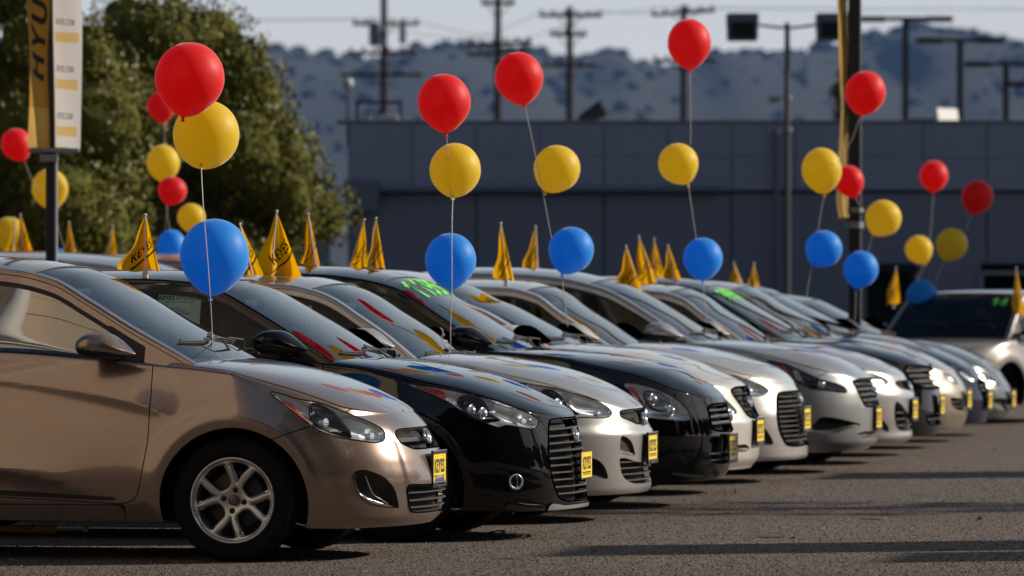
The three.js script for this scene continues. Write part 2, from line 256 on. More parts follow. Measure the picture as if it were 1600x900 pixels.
// outlines of lamps, grilles and openings on the noses, in metres as (x - 0.22 |z|, y)
const OUTLINE = {
  1: {
    lamp: [[-0.84,0.826],[-0.774,0.813],[-0.698,0.788],[-0.585,0.769],[-0.49,0.734],[-0.396,0.696],[-0.32,0.664],[-0.272,0.635],[-0.26,0.604],[-0.272,0.577],[-0.319,0.572],[-0.382,0.583],[-0.458,0.596],[-0.521,0.609],[-0.584,0.631],[-0.622,0.653],[-0.691,0.708],[-0.754,0.752],[-0.805,0.795]],
    marker: [[-0.786,0.792],[-0.717,0.776],[-0.691,0.742],[-0.615,0.662],[-0.679,0.699],[-0.742,0.748]],
    eye: [[-0.629,0.766],[-0.585,0.763],[-0.522,0.732],[-0.452,0.688],[-0.408,0.648],[-0.417,0.602],[-0.458,0.608],[-0.521,0.631],[-0.575,0.662],[-0.616,0.711]],
    tip: [[-0.345,0.655],[-0.313,0.646],[-0.275,0.626],[-0.272,0.589],[-0.307,0.578],[-0.354,0.588],[-0.357,0.622]],
    grille: [[-0.212,0.63],[-0.168,0.636],[-0.097,0.638],[-0.071,0.585],[-0.059,0.541],[-0.091,0.535],[-0.123,0.537],[-0.187,0.568],[-0.209,0.594]],
    lower: [[-0.158,0.367],[-0.14,0.231],[-0.084,0.224],[-0.029,0.224],[-0.01,0.282],[-0.01,0.355],[-0.078,0.362]],
    fog: [[-0.413,0.435],[-0.366,0.444],[-0.275,0.411],[-0.218,0.353],[-0.193,0.249],[-0.234,0.257],[-0.329,0.276],[-0.388,0.317],[-0.413,0.37]],
    blade: [[-0.404,0.435],[-0.404,0.373],[-0.385,0.33],[-0.341,0.298],[-0.231,0.266],[-0.269,0.29],[-0.313,0.319],[-0.332,0.369],[-0.347,0.419]],
  },
  2: {
    lamp: [[-0.992,0.834],[-0.882,0.82],[-0.759,0.8],[-0.635,0.776],[-0.47,0.738],[-0.366,0.697],[-0.289,0.662],[-0.254,0.638],[-0.258,0.608],[-0.29,0.586],[-0.367,0.601],[-0.436,0.612],[-0.464,0.599],[-0.478,0.599],[-0.54,0.619],[-0.622,0.653],[-0.69,0.697],[-0.731,0.727],[-0.814,0.764],[-0.916,0.8]],
    marker: [[-0.971,0.82],[-0.882,0.81],[-0.759,0.793],[-0.745,0.76],[-0.728,0.727],[-0.814,0.764],[-0.899,0.797]],
    eye: [[-0.683,0.766],[-0.635,0.772],[-0.566,0.759],[-0.505,0.705],[-0.436,0.658],[-0.484,0.642],[-0.533,0.623],[-0.594,0.643],[-0.653,0.693],[-0.676,0.74]],
    tip: [[-0.504,0.742],[-0.401,0.707],[-0.289,0.659],[-0.258,0.635],[-0.269,0.602],[-0.304,0.596],[-0.381,0.618],[-0.415,0.658],[-0.47,0.698]],
    grille: [[-0.2,0.633],[-0.142,0.639],[-0.081,0.633],[-0.049,0.551],[-0.028,0.476],[-0.015,0.34],[-0.015,0.221],[-0.035,0.199],[-0.077,0.197],[-0.128,0.211],[-0.146,0.229],[-0.171,0.284],[-0.199,0.393],[-0.202,0.52]],
    lip: [[-0.206,0.184],[-0.185,0.196],[-0.12,0.183],[-0.027,0.185],[-0.001,0.148],[-0.008,0.134,'!9'],[-0.12,0.142],[-0.22,0.147]],
    fogvent: [[-0.402,0.223],[-0.332,0.218],[-0.217,0.194],[-0.21,0.187],[-0.315,0.19],[-0.388,0.209]],
    lipside: [[-0.436,0.203],[-0.332,0.187],[-0.22,0.174],[-0.234,0.151],[-0.349,0.157],[-0.436,0.172]],
  },
  3: {
    lamp: [[-0.836,0.815],[-0.728,0.793],[-0.564,0.771],[-0.482,0.745],[-0.351,0.708],[-0.264,0.667],[-0.233,0.637],[-0.234,0.616],[-0.253,0.602],[-0.307,0.598],[-0.391,0.604],[-0.432,0.605],[-0.451,0.587],[-0.484,0.598],[-0.51,0.613],[-0.559,0.638],[-0.614,0.685],[-0.691,0.753],[-0.762,0.782]],
    marker: [[-0.828,0.808],[-0.728,0.786],[-0.717,0.764],[-0.762,0.779]],
    eye: [[-0.647,0.768],[-0.572,0.763],[-0.501,0.72],[-0.428,0.655],[-0.402,0.63],[-0.447,0.627],[-0.495,0.62],[-0.551,0.649],[-0.603,0.707]],
    tip: [[-0.483,0.734],[-0.351,0.697],[-0.264,0.656],[-0.241,0.631],[-0.257,0.609],[-0.341,0.618],[-0.402,0.64],[-0.446,0.691]],
    grille: [[-0.186,0.636],[-0.137,0.641],[-0.082,0.645],[-0.055,0.594],[-0.041,0.539],[-0.075,0.556],[-0.115,0.576],[-0.183,0.604]],
    pod: [[-0.182,0.5],[-0.142,0.487],[-0.111,0.457],[-0.086,0.375],[-0.142,0.385],[-0.189,0.398]],
    lower: [[-0.193,0.373],[-0.142,0.367],[-0.077,0.341],[-0.008,0.32],[-0.008,0.261],[-0.016,0.218],[-0.06,0.215],[-0.11,0.223],[-0.149,0.243],[-0.177,0.277]],
    intake: [[-0.429,0.378],[-0.353,0.377],[-0.308,0.358],[-0.274,0.32],[-0.25,0.247],[-0.334,0.264],[-0.428,0.28]],
  },
  4: {
    lamp: [[-0.701,0.768],[-0.613,0.764],[-0.497,0.736],[-0.388,0.689],[-0.315,0.638],[-0.274,0.583],[-0.267,0.548],[-0.275,0.533],[-0.39,0.539],[-0.507,0.551],[-0.559,0.559],[-0.571,0.606],[-0.638,0.698]],
    marker: [[-0.67,0.748],[-0.613,0.748],[-0.574,0.706],[-0.539,0.648],[-0.563,0.648],[-0.614,0.698]],
    eye: [[-0.553,0.733],[-0.465,0.713],[-0.393,0.674],[-0.377,0.612],[-0.442,0.597],[-0.515,0.628],[-0.546,0.683]],
    grille: [[-0.149,0.622],[-0.104,0.632],[-0.04,0.628],[-0.02,0.554],[-0.004,0.475],[-0.01,0.452],[-0.064,0.464],[-0.123,0.479],[-0.139,0.541]],
    lower: [[-0.145,0.429],[-0.083,0.434],[0.004,0.42],[0.015,0.357],[-0.001,0.27],[-0.071,0.26],[-0.131,0.279],[-0.145,0.366]],
    lip: [[-0.409,0.232],[-0.303,0.214],[-0.159,0.201],[-0.157,0.185],[-0.302,0.195],[-0.392,0.212]],
  },
  5: {
    lamp: [[-0.292,0.661],[-0.251,0.635],[-0.197,0.589],[-0.152,0.542],[-0.172,0.522],[-0.226,0.556],[-0.266,0.599],[-0.293,0.632]],
    grille: [[-0.198,0.679],[-0.152,0.698],[-0.09,0.687],[-0.06,0.615],[-0.022,0.515],[-0.042,0.492],[-0.085,0.519],[-0.13,0.586],[-0.176,0.646]],
    lower: [[-0.192,0.299],[-0.156,0.327],[-0.089,0.328],[-0.059,0.301],[-0.089,0.277],[-0.164,0.281]],
  },
  6: {
    lamp: [[-0.601,0.771],[-0.482,0.731],[-0.332,0.681],[-0.289,0.654],[-0.29,0.632],[-0.324,0.611],[-0.381,0.607],[-0.447,0.617],[-0.501,0.683]],
    tip: [[-0.37,0.669],[-0.304,0.655],[-0.295,0.632],[-0.334,0.616],[-0.376,0.625]],
    grille: [[-0.226,0.622],[-0.175,0.63],[-0.097,0.631],[-0.047,0.549],[-0.015,0.46],[-0.006,0.348],[-0.025,0.274],[-0.06,0.259],[-0.113,0.262],[-0.163,0.273],[-0.213,0.372],[-0.231,0.496]],
    fog: [[-0.356,0.41],[-0.308,0.374],[-0.275,0.325],[-0.251,0.271],[-0.317,0.268],[-0.36,0.269]],
  },
  7: {
    lamp: [[-0.887,0.836],[-0.807,0.822],[-0.719,0.803],[-0.586,0.743],[-0.47,0.692],[-0.362,0.667],[-0.281,0.639],[-0.251,0.592],[-0.332,0.597],[-0.432,0.612],[-0.55,0.627],[-0.646,0.669],[-0.722,0.716],[-0.793,0.767]],
    marker: [[-0.854,0.813],[-0.726,0.79],[-0.702,0.753],[-0.674,0.702],[-0.751,0.734]],
    blade: [[-0.682,0.78],[-0.644,0.766],[-0.569,0.669],[-0.52,0.631],[-0.569,0.641],[-0.626,0.678]],
    grille: [[-0.222,0.675],[-0.143,0.692],[-0.043,0.688],[-0.019,0.603],[0,0.508],[-0.055,0.488],[-0.114,0.491],[-0.156,0.562],[-0.186,0.628]],
    fog: [[-0.477,0.422],[-0.384,0.417],[-0.257,0.391],[-0.141,0.36],[-0.152,0.347],[-0.251,0.33],[-0.358,0.295],[-0.456,0.3],[-0.559,0.325]],
    lower: [[-0.178,0.296],[-0.124,0.308],[-0.041,0.308],[-0.026,0.264],[-0.095,0.26],[-0.188,0.263]],
  },
  8: {
    lamp: [[-0.421,0.713],[-0.347,0.708],[-0.271,0.677],[-0.223,0.642],[-0.242,0.613],[-0.308,0.614],[-0.361,0.639]],
    tip: [[-0.326,0.683],[-0.272,0.667],[-0.235,0.633],[-0.265,0.614],[-0.319,0.624]],
    grille: [[-0.171,0.636],[-0.125,0.644],[-0.069,0.642],[-0.034,0.558],[-0.092,0.58],[-0.151,0.606]],
    lower: [[-0.173,0.489],[-0.121,0.463],[-0.057,0.381],[-0.031,0.298],[-0.051,0.26],[-0.117,0.264],[-0.153,0.285],[-0.179,0.375]],
    fog: [[-0.321,0.368],[-0.278,0.348],[-0.233,0.297],[-0.221,0.248],[-0.276,0.259],[-0.314,0.279]],
  },
  9: {
    grille: [[-0.346,0.736],[-0.239,0.739],[-0.097,0.726],[-0.045,0.635],[-0.033,0.563],[-0.114,0.545],[-0.248,0.579],[-0.315,0.653]],
    lower: [[-0.154,0.328],[-0.09,0.336],[0,0.32],[-0.013,0.247],[-0.115,0.253]],
  },
  10: {
    lamp: [[-0.249,0.653],[-0.169,0.629],[-0.11,0.574],[-0.102,0.541],[-0.168,0.57],[-0.215,0.609]],
    lower: [[-0.189,0.446],[-0.111,0.433],[-0.019,0.407],[-0.02,0.33],[-0.097,0.323],[-0.164,0.358]],
  },
  11: {
    lamp: [[-0.328,0.648],[-0.228,0.623],[-0.149,0.565],[-0.128,0.519],[-0.209,0.555],[-0.286,0.602]],
    grille: [[-0.119,0.564],[-0.052,0.538],[-0.012,0.457],[-0.009,0.4],[-0.092,0.439]],
  },
  12: {
    lamp: [[-0.359,0.597],[-0.25,0.559],[-0.17,0.498],[-0.16,0.463],[-0.244,0.488],[-0.309,0.536]],
    lower: [[-0.222,0.357],[-0.121,0.354],[-0.022,0.326],[-0.012,0.24],[-0.13,0.234],[-0.219,0.272]],
  },
};
// ---------------------------------------------------------------- sheet metal: a mesh that can be cut along any line drawn on it
class Sheet {
  constructor() { this.p = []; this.n = []; this.q = []; this.idx = []; }
  add(p, n, q) { this.p.push(p[0], p[1], p[2]); this.n.push(n[0], n[1], n[2]); this.q.push(q); return this.q.length - 1; }
  normals() {
    const n = this.n = new Array(this.p.length).fill(0), p = this.p;
    for (let t = 0; t < this.idx.length; t += 3) {
      const [a, b, c] = [this.idx[t] * 3, this.idx[t + 1] * 3, this.idx[t + 2] * 3];
      const ux = p[b] - p[a], uy = p[b + 1] - p[a + 1], uz = p[b + 2] - p[a + 2], vx = p[c] - p[a], vy = p[c + 1] - p[a + 1], vz = p[c + 2] - p[a + 2];
      const x = uy * vz - uz * vy, y = uz * vx - ux * vz, z = ux * vy - uy * vx;
      for (const k of [a, b, c]) { n[k] += x; n[k + 1] += y; n[k + 2] += z; }
    }
    return this;
  }
  weld(eps = 1e-4) {                                    // one normal for all vertices at the same place
    const at = new Map(), n = this.n, p = this.p;
    for (let i = 0; i < this.q.length; i++) { const k = `${Math.round(p[i * 3] / eps)},${Math.round(p[i * 3 + 1] / eps)},${Math.round(p[i * 3 + 2] / eps)}`; const l = at.get(k); l ? l.push(i) : at.set(k, [i]); }
    for (const l of at.values()) if (l.length > 1) { let x = 0, y = 0, z = 0; for (const i of l) { x += n[i * 3]; y += n[i * 3 + 1]; z += n[i * 3 + 2]; } for (const i of l) { n[i * 3] = x; n[i * 3 + 1] = y; n[i * 3 + 2] = z; } }
    return this;
  }
  flatMiddle() { for (let i = 0; i < this.q.length; i++) if (Math.abs(this.p[i * 3 + 2]) < 1e-6) this.n[i * 3 + 2] = 0; return this.unit(); }
  unit() { const n = this.n; for (let i = 0; i < n.length; i += 3) { const l = Math.hypot(n[i], n[i + 1], n[i + 2]) || 1; n[i] /= l; n[i + 1] /= l; n[i + 2] /= l; } return this; }
  cut(field) {                                          // [where field < 0, the rest]; the cut edge is remembered in .rim
    const N = this.q.length, f = new Float64Array(N), p = this.p, n = this.n; let any = false, all = true;
    for (let i = 0; i < N; i++) { f[i] = field(p[i * 3], p[i * 3 + 1], p[i * 3 + 2], this.q[i]); if (Math.abs(f[i]) < 1e-7) f[i] = 1e-7; if (f[i] < 0) any = true; else all = false; }
    const out = [new Sheet(), new Sheet()]; out[0].rim = new Set(); out[1].rim = new Set();
    if (!any) { this.rim = new Set(); out[1] = this; return out; }
    if (all) { this.rim = new Set(); out[0] = this; return out; }
    const own = [new Int32Array(N).fill(-1), new Int32Array(N).fill(-1)], edge = [new Map(), new Map()];
    const keep = (s, i) => own[s][i] >= 0 ? own[s][i] : (own[s][i] = out[s].add([p[i * 3], p[i * 3 + 1], p[i * 3 + 2]], [n[i * 3], n[i * 3 + 1], n[i * 3 + 2]], this.q[i]));
    const mid = (s, i, j) => {
      const a = Math.min(i, j), b = Math.max(i, j), k = a * N + b; let v = edge[s].get(k);
      if (v === undefined) {
        const t = f[a] / (f[a] - f[b]), L = (A, m) => A[a * 3 + m] + (A[b * 3 + m] - A[a * 3 + m]) * t;
        v = out[s].add([L(p, 0), L(p, 1), L(p, 2)], [L(n, 0), L(n, 1), L(n, 2)], this.q[a] + (this.q[b] - this.q[a]) * t); edge[s].set(k, v); out[s].rim.add(v);
      }
      return v;
    };
    for (let t = 0; t < this.idx.length; t += 3) {
      const tri = [this.idx[t], this.idx[t + 1], this.idx[t + 2]], sg = tri.map((i) => f[i] < 0 ? 0 : 1);
      if (sg[0] === sg[1] && sg[1] === sg[2]) { out[sg[0]].idx.push(...tri.map((i) => keep(sg[0], i))); continue; }
      for (const s of [0, 1]) {
        const poly = [];
        for (let k = 0; k < 3; k++) { const i = tri[k], j = tri[(k + 1) % 3]; if (sg[k] === s) poly.push(keep(s, i)); if (sg[k] !== sg[(k + 1) % 3]) poly.push(mid(s, i, j)); }
        for (let k = 1; k + 1 < poly.length; k++) out[s].idx.push(poly[0], poly[k], poly[k + 1]);
      }
    }
    return out;
  }
  moved(f) {                                            // a copy with every vertex pushed inwards along its normal by f (metres)
    const o = new Sheet(); o.q = this.q.slice(); o.idx = this.idx.slice(); o.n = this.n.slice(); o.rim = this.rim; o.p = this.p.slice();
    for (let i = 0; i < o.q.length; i++) { const d = f(o.p[i * 3], o.p[i * 3 + 1], o.p[i * 3 + 2]); for (let k = 0; k < 3; k++) o.p[i * 3 + k] -= o.n[i * 3 + k] * d; }
    return o;
  }
  fresh() { return this.normals().unit(); }
  lip(depth, keepNormal = false) {                      // the folded-in edge along the last cut
    const o = new Sheet(); if (!this.rim?.size) return o;
    const use = new Map();
    for (let t = 0; t < this.idx.length; t += 3) for (let k = 0; k < 3; k++) {
      const a = this.idx[t + k], b = this.idx[t + (k + 1) % 3];
      if (this.rim.has(a) && this.rim.has(b)) { const key = Math.min(a, b) + ',' + Math.max(a, b); use.set(key, use.has(key) ? null : [a, b]); }
    }
    const P = (i) => [this.p[i * 3], this.p[i * 3 + 1], this.p[i * 3 + 2]], Q = (i) => [0, 1, 2].map((k) => this.p[i * 3 + k] - this.n[i * 3 + k] * depth);
    for (const e of use.values()) if (e) { const i = o.add(P(e[0]), [0, 0, 0], 0); o.add(P(e[1]), [0, 0, 0], 0); o.add(Q(e[1]), [0, 0, 0], 0); o.add(Q(e[0]), [0, 0, 0], 0); o.idx.push(i, i + 2, i + 1, i, i + 3, i + 2); }
    return o.normals().weld().unit();
  }
  join(o) { const b = this.q.length; for (const k of ['p', 'n', 'q']) for (const x of o[k]) this[k].push(x); for (const i of o.idx) this.idx.push(i + b); return this; }
  mirror() { const o = new Sheet(); o.p = this.p.map((x, i) => i % 3 === 2 ? -x : x); o.n = this.n.map((x, i) => i % 3 === 2 ? -x : x); o.q = this.q.slice(); for (let t = 0; t < this.idx.length; t += 3) o.idx.push(this.idx[t], this.idx[t + 2], this.idx[t + 1]); return o; }
  both() { const o = new Sheet(); o.join(this); o.join(this.mirror()); return o; }
  geometry() {
    const g = new THREE.BufferGeometry();
    g.setAttribute('position', new THREE.BufferAttribute(Float32Array.from(this.p), 3)); g.setAttribute('normal', new THREE.BufferAttribute(Float32Array.from(this.n), 3));
    g.setIndex(this.idx); return g;
  }
}
function outline(pts, soft = 2) {                       // closed outline; corners rounded by cutting them `soft` times
  let p = pts;
  for (let k = 0; k < soft; k++) p = p.flatMap((a, i) => { const b = p[(i + 1) % p.length]; return [[a[0] * 0.82 + b[0] * 0.18, a[1] * 0.82 + b[1] * 0.18], [a[0] * 0.18 + b[0] * 0.82, a[1] * 0.18 + b[1] * 0.82]]; });
  const lo = [Math.min(...p.map((a) => a[0])), Math.min(...p.map((a) => a[1]))], hi = [Math.max(...p.map((a) => a[0])), Math.max(...p.map((a) => a[1]))];
  const f = (x, y) => {
    const far = Math.max(lo[0] - x, x - hi[0], lo[1] - y, y - hi[1]); if (far > 0.06) return far;
    let d = 1e9, inside = false;
    for (let i = 0, j = p.length - 1; i < p.length; j = i++) {
      const [ax, ay] = p[j], [bx, by] = p[i], ex = bx - ax, ey = by - ay, t = clamp(((x - ax) * ex + (y - ay) * ey) / (ex * ex + ey * ey || 1), 0, 1);
      d = Math.min(d, (x - ax - ex * t) ** 2 + (y - ay - ey * t) ** 2);
      if ((ay > y) !== (by > y) && x < (bx - ax) * (y - ay) / (by - ay) + ax) inside = !inside;
    }
    return inside ? -Math.sqrt(d) : Math.sqrt(d);
  };
  f.lo = lo; f.hi = hi; f.pts = p; return f;
}
function line(pts) { return (x, y) => { let d = 1e9; for (let i = 1; i < pts.length; i++) { const [ax, ay] = pts[i - 1], [bx, by] = pts[i], ex = bx - ax, ey = by - ay, t = clamp(((x - ax) * ex + (y - ay) * ey) / (ex * ex + ey * ey), 0, 1); d = Math.min(d, Math.hypot(x - ax - ex * t, y - ay - ey * t)); } return d; }; }

// ---------------------------------------------------------------- wheels
function wheelParts(spokes) {
  const R = 0.298, rim = 0.197, tyre = [], lathe = (pts, seg = 64) => new THREE.LatheGeometry(pts.map(([r, h]) => new THREE.Vector2(r, h)), seg).rotateX(Math.PI / 2);
  for (const [r, h] of [[0.200, 0.085], [0.212, 0.098], [0.235, 0.104], [0.262, 0.104], [0.283, 0.096], [0.294, 0.080], [R, 0.055], [R, -0.055], [0.294, -0.080], [0.283, -0.096], [0.25, -0.1], [0.205, -0.09]]) tyre.push([r, h]);
  const grooves = [new THREE.TorusGeometry(0.226, 0.0022, 5, 80).translate(0, 0, 0.1025), new THREE.TorusGeometry(0.272, 0.0025, 5, 80).translate(0, 0, 0.1005), new THREE.TorusGeometry(0.287, 0.003, 5, 80).translate(0, 0, 0.092)]; for (const h of [-0.05, -0.017, 0.017, 0.05]) grooves.push(new THREE.TorusGeometry(R + 0.0005, 0.004, 4, 64).translate(0, 0, h));
  const polar = (r, deg) => [r * Math.sin(deg * Math.PI / 180), r * Math.cos(deg * Math.PI / 180)], holes = [];
  for (let i = 0; i < 4; i++) {
    const a = 9.5 + i * 90, u = 56 + i * 90, at = (c, list) => list.map(([r, d]) => polar(r, c + d));
    holes.push(outline(at(a, [[0.171, -16], [0.176, -8], [0.177, 0], [0.176, 9], [0.171, 17], [0.150, 12.5], [0.120, 7], [0.098, 3.5], [0.083, 1.5], [0.098, -1.5], [0.120, -6], [0.150, -11.5]]), 1));
    holes.push(outline(at(u, [[0.170, -20], [0.176, -10], [0.178, 0], [0.176, 10], [0.170, 21], [0.145, 20], [0.115, 22], [0.090, 25], [0.074, 20], [0.066, 8], [0.066, -8], [0.074, -19], [0.090, -24], [0.115, -21], [0.145, -19]]), 1));
  }
  const near = (x, y) => Math.min(...holes.map((h) => h(x, y))), cast = new Sheet(), NR = 40, NT = 180;
  for (let j = 0; j <= NR; j++) for (let i = 0; i < NT; i++) { const r = 0.012 + (0.187 - 0.012) * j / NR, t = i / NT * Math.PI * 2; cast.add([r * Math.sin(t), r * Math.cos(t), 0], [0, 0, 1], 0); }
  for (let j = 0; j < NR; j++) for (let i = 0; i < NT; i++) { const a = j * NT + i, b = j * NT + (i + 1) % NT; cast.idx.push(a, b, b + NT, a, b + NT, a + NT); }
  const [, spokesSheet] = spokes ? cast.cut((x, y) => near(x, y)) : [null, cast];
  for (let i = 0; i < spokesSheet.q.length; i++) { const x = spokesSheet.p[i * 3], y = spokesSheet.p[i * 3 + 1], r = Math.hypot(x, y), d = Math.max(0, near(x, y)), e = Math.min(1, d / 0.013); spokesSheet.p[i * 3 + 2] = 0.078 - 0.020 * Math.exp(-((r / 0.07) ** 2)) + 0.008 * smooth(r, 0.09, 0.18) - 0.013 * (1 - Math.sqrt(Math.max(0, 1 - (1 - e) ** 2))); }
  spokesSheet.fresh(); for (let i = 2; i < spokesSheet.n.length; i += 3) if (spokesSheet.n[i] < 0) { spokesSheet.n[i] *= -1; spokesSheet.n[i - 1] *= -1; spokesSheet.n[i - 2] *= -1; }
  const disc = spokesSheet.join(spokesSheet.lip(0.035)).geometry();
  const barrel = lathe([[0.178, 0.062], [0.186, 0.086], [0.1925, 0.098], [0.199, 0.099], [0.204, 0.094], [0.203, 0.080], [0.186, 0.05], [0.178, 0.0], [0.176, -0.08]].reverse());
  const backing = lathe([[0.02, 0.01], [0.14, 0.012], [0.141, -0.02], [0.176, -0.03]].reverse());
  const lugs = []; for (let i = 0; i < 4; i++) { const [x, y] = polar(0.0515, 9.5 + i * 90); lugs.push(new THREE.CylinderGeometry(0.0125, 0.015, 0.012, 24).rotateX(Math.PI / 2).translate(x, y, 0.068), new THREE.SphereGeometry(0.0095, 12, 8).translate(x, y, 0.073)); }
  const cap = merge([lathe([[0.001, 0.090], [0.018, 0.0895], [0.024, 0.086], [0.0255, 0.078], [0.0255, 0.06]].reverse(), 32), new THREE.TorusGeometry(0.0165, 0.0013, 6, 32).scale(1, 0.72, 1).translate(0, 0, 0.0895), tube([[-0.008, -0.008, 0.090], [-0.004, 0.003, 0.0905], [0.004, -0.003, 0.0905], [0.008, 0.008, 0.090]], 0.0016, 12, 5)]);
  for (const g of [disc, barrel]) g.scale(1.035, 1.035, 1);
  return { tyre: merge([lathe(tyre.reverse()), ...grooves]), disc, barrel, backing, lugs: merge(lugs), cap };
}
const WHEEL = wheelParts(true);
function addWheel(car, x, z, side, simple) {
  const w = new THREE.Group(); w.name = 'wheel'; w.position.set(x, 0.298, z); if (side < 0) w.rotation.y = Math.PI; w.rotation.z = 0; car.add(w);
  part('tyre', WHEEL.tyre, M.rubber, w);
  if (simple) { part('rim', merge([WHEEL.disc, WHEEL.barrel]), M.alloy, w); return w; }
  part('rim', merge([WHEEL.disc, WHEEL.barrel]), M.alloy, w); part('brake_disc', WHEEL.backing, M.black, w); part('lug_nut', WHEEL.lugs, M.black, w); part('hub_cap', WHEEL.cap, M.satin, w);
  return w;
}

// ---------------------------------------------------------------- one car
const plateFace = canvasTexture(256, 160, (c, w, h) => {
  c.fillStyle = '#ecca1c'; c.fillRect(0, 0, w, h);
  c.fillStyle = '#0b0b0c'; c.font = 'bold 84px sans-serif'; c.textAlign = 'center'; c.textBaseline = 'middle';
  c.save(); c.translate(w / 2, 70); c.scale(0.88, 1.22); c.fillText('KEYES', 0, 0); c.strokeStyle = '#0b0b0c'; c.lineWidth = 6; c.strokeText('KEYES', 0, 0); c.restore();
  c.strokeStyle = '#ecca1c'; c.lineWidth = 3; c.beginPath(); c.moveTo(10, 70); c.lineTo(w - 10, 70); c.stroke();
  c.fillStyle = '#0b0b0c'; c.fillRect(22, 122, w - 52, 9); c.fillRect(34, 136, w - 64, 6);
  for (const x of [52, w - 52]) { c.beginPath(); c.arc(x, 13, 5, 0, 7); c.fill(); }
});
const plateFrame = canvasTexture(256, 32, (c, w, h) => { c.fillStyle = '#0a0a0b'; c.fillRect(0, 0, w, h); c.fillStyle = '#8a8a8a'; c.font = 'bold 24px sans-serif'; c.textAlign = 'center'; c.textBaseline = 'middle'; c.fillText('K E Y E S', w / 2, h / 2 + 1); });
const plateMat = std({ name: 'yellow_plate', map: plateFace, roughness: 0.5 }), plateFrameMat = std({ name: 'plate_frame_print', map: plateFrame, roughness: 0.45 });
function addPlate(car, x, y, tilt = 0, frame = true) {
  const g = new THREE.Group(); g.name = 'license_plate'; g.position.set(x, y, 0); g.rotation.set(0, Math.PI / 2, 0); car.add(g);
  const sheet = rbox(0.300, 0.150, 0.006, 0.003); part('plate_back', sheet, M.black, g);
  part('plate_face', new THREE.PlaneGeometry(0.292, 0.135).translate(0, 0.002, 0.0045), plateMat, g);
  if (frame) {
    part('plate_frame', merge([rbox(0.318, 0.020, 0.014, 0.004, 0, 0.080, 0.002), rbox(0.318, 0.026, 0.014, 0.004, 0, -0.080, 0.002), rbox(0.010, 0.15, 0.014, 0.004, -0.154, 0, 0.002), rbox(0.010, 0.15, 0.014, 0.004, 0.154, 0, 0.002)]), M.gloss, g);
    part('plate_frame_print', new THREE.PlaneGeometry(0.25, 0.020).translate(0, -0.080, 0.0095), plateFrameMat, g);
  }
  g.rotation.order = 'YXZ'; g.rotation.x = tilt;
  return g;
}
const emblemShape = (() => {                            // an oval ring with a leaning letter inside
  const ring = new THREE.TorusGeometry(0.05, 0.0065, 8, 40).scale(1, 0.62, 1);
  return merge([ring, tube([[-0.026, -0.022, 0.002], [-0.020, 0.0, 0.006], [-0.008, 0.024, 0.002]], 0.006, 10, 6), tube([[0.008, -0.024, 0.002], [0.020, 0.0, 0.006], [0.026, 0.022, 0.002]], 0.006, 10, 6), tube([[-0.017, -0.006, 0.004], [0, 0.002, 0.007], [0.017, 0.008, 0.004]], 0.005, 8, 6)]);
})();
function mirrorShape() {                                // wing mirror: flat back, pointed outer front, its own axes x to the front, z outwards
  const up = curve([[-0.055, 0.040], [-0.045, 0.050], [0.0, 0.064], [0.05, 0.060], [0.10, 0.034], [0.15, -0.006], [0.185, -0.036]]), down = curve([[-0.055, -0.048], [-0.045, -0.056], [0.0, -0.063], [0.08, -0.062], [0.15, -0.054], [0.185, -0.044]]), wide = curve([[-0.055, 0.098], [-0.045, 0.106], [0.0, 0.112], [0.06, 0.10], [0.12, 0.070], [0.165, 0.035], [0.185, 0.012]]);
  const NX = 22, NA = 32, pos = [], idx = [];
  const ring = (x, k) => { for (let i = 0; i < NA; i++) { const a = i / NA * Math.PI * 2, c = Math.cos(a), q = Math.sin(a), n = 2.6, r = Math.pow(Math.abs(c) ** n + Math.abs(q) ** n, -1 / n), h = (up(x) - down(x)) / 2, z = c * r * wide(x) * k; pos.push(x - Math.max(0, z) * 0.30 + (z < 0 ? -z * 0.12 : 0), (up(x) + down(x)) / 2 + q * r * h * k, z); } };
  ring(-0.048, 0.02); ring(-0.050, 0.86); for (let j = 0; j <= NX; j++) ring(-0.055 + 0.24 * Math.pow(j / NX, 0.9), 1); ring(0.187, 0.05);
  for (let j = 0; j < NX + 3; j++) for (let i = 0; i < NA; i++) { const a = j * NA + i, b = j * NA + (i + 1) % NA; idx.push(a, b, b + NA, a, b + NA, a + NA); }
  const g = new THREE.BufferGeometry(); g.setAttribute('position', new THREE.BufferAttribute(new Float32Array(pos), 3)); g.setIndex(idx); g.computeVertexNormals(); return g;
}
const MIRROR = mirrorShape();
function splitGeometry(g, side) {                       // the faces of g whose middle passes side(x, y, z)
  const p = g.attributes.position, keep = [];
  for (let t = 0; t < g.index.count; t += 3) { const k = [0, 1, 2].map((j) => g.index.getX(t + j)), m = [0, 1, 2].map((c) => (p.getComponent(k[0], c) + p.getComponent(k[1], c) + p.getComponent(k[2], c)) / 3); if (side(...m)) keep.push(...k); }
  const o = g.clone(); o.setIndex(keep); return o;
}
const back = (x, y, z) => x + Math.max(0, z) * 0.30 + Math.min(0, z) * 0.12 < -0.0475, MIRROR_TOP = splitGeometry(MIRROR, (x, y, z) => y > -0.022 - x * 0.16 && !back(x, y, z)), MIRROR_BASE = splitGeometry(MIRROR, (x, y, z) => y <= -0.022 - x * 0.16 && !back(x, y, z)), MIRROR_BACK = splitGeometry(MIRROR, (x, y, z) => back(x, y, z));

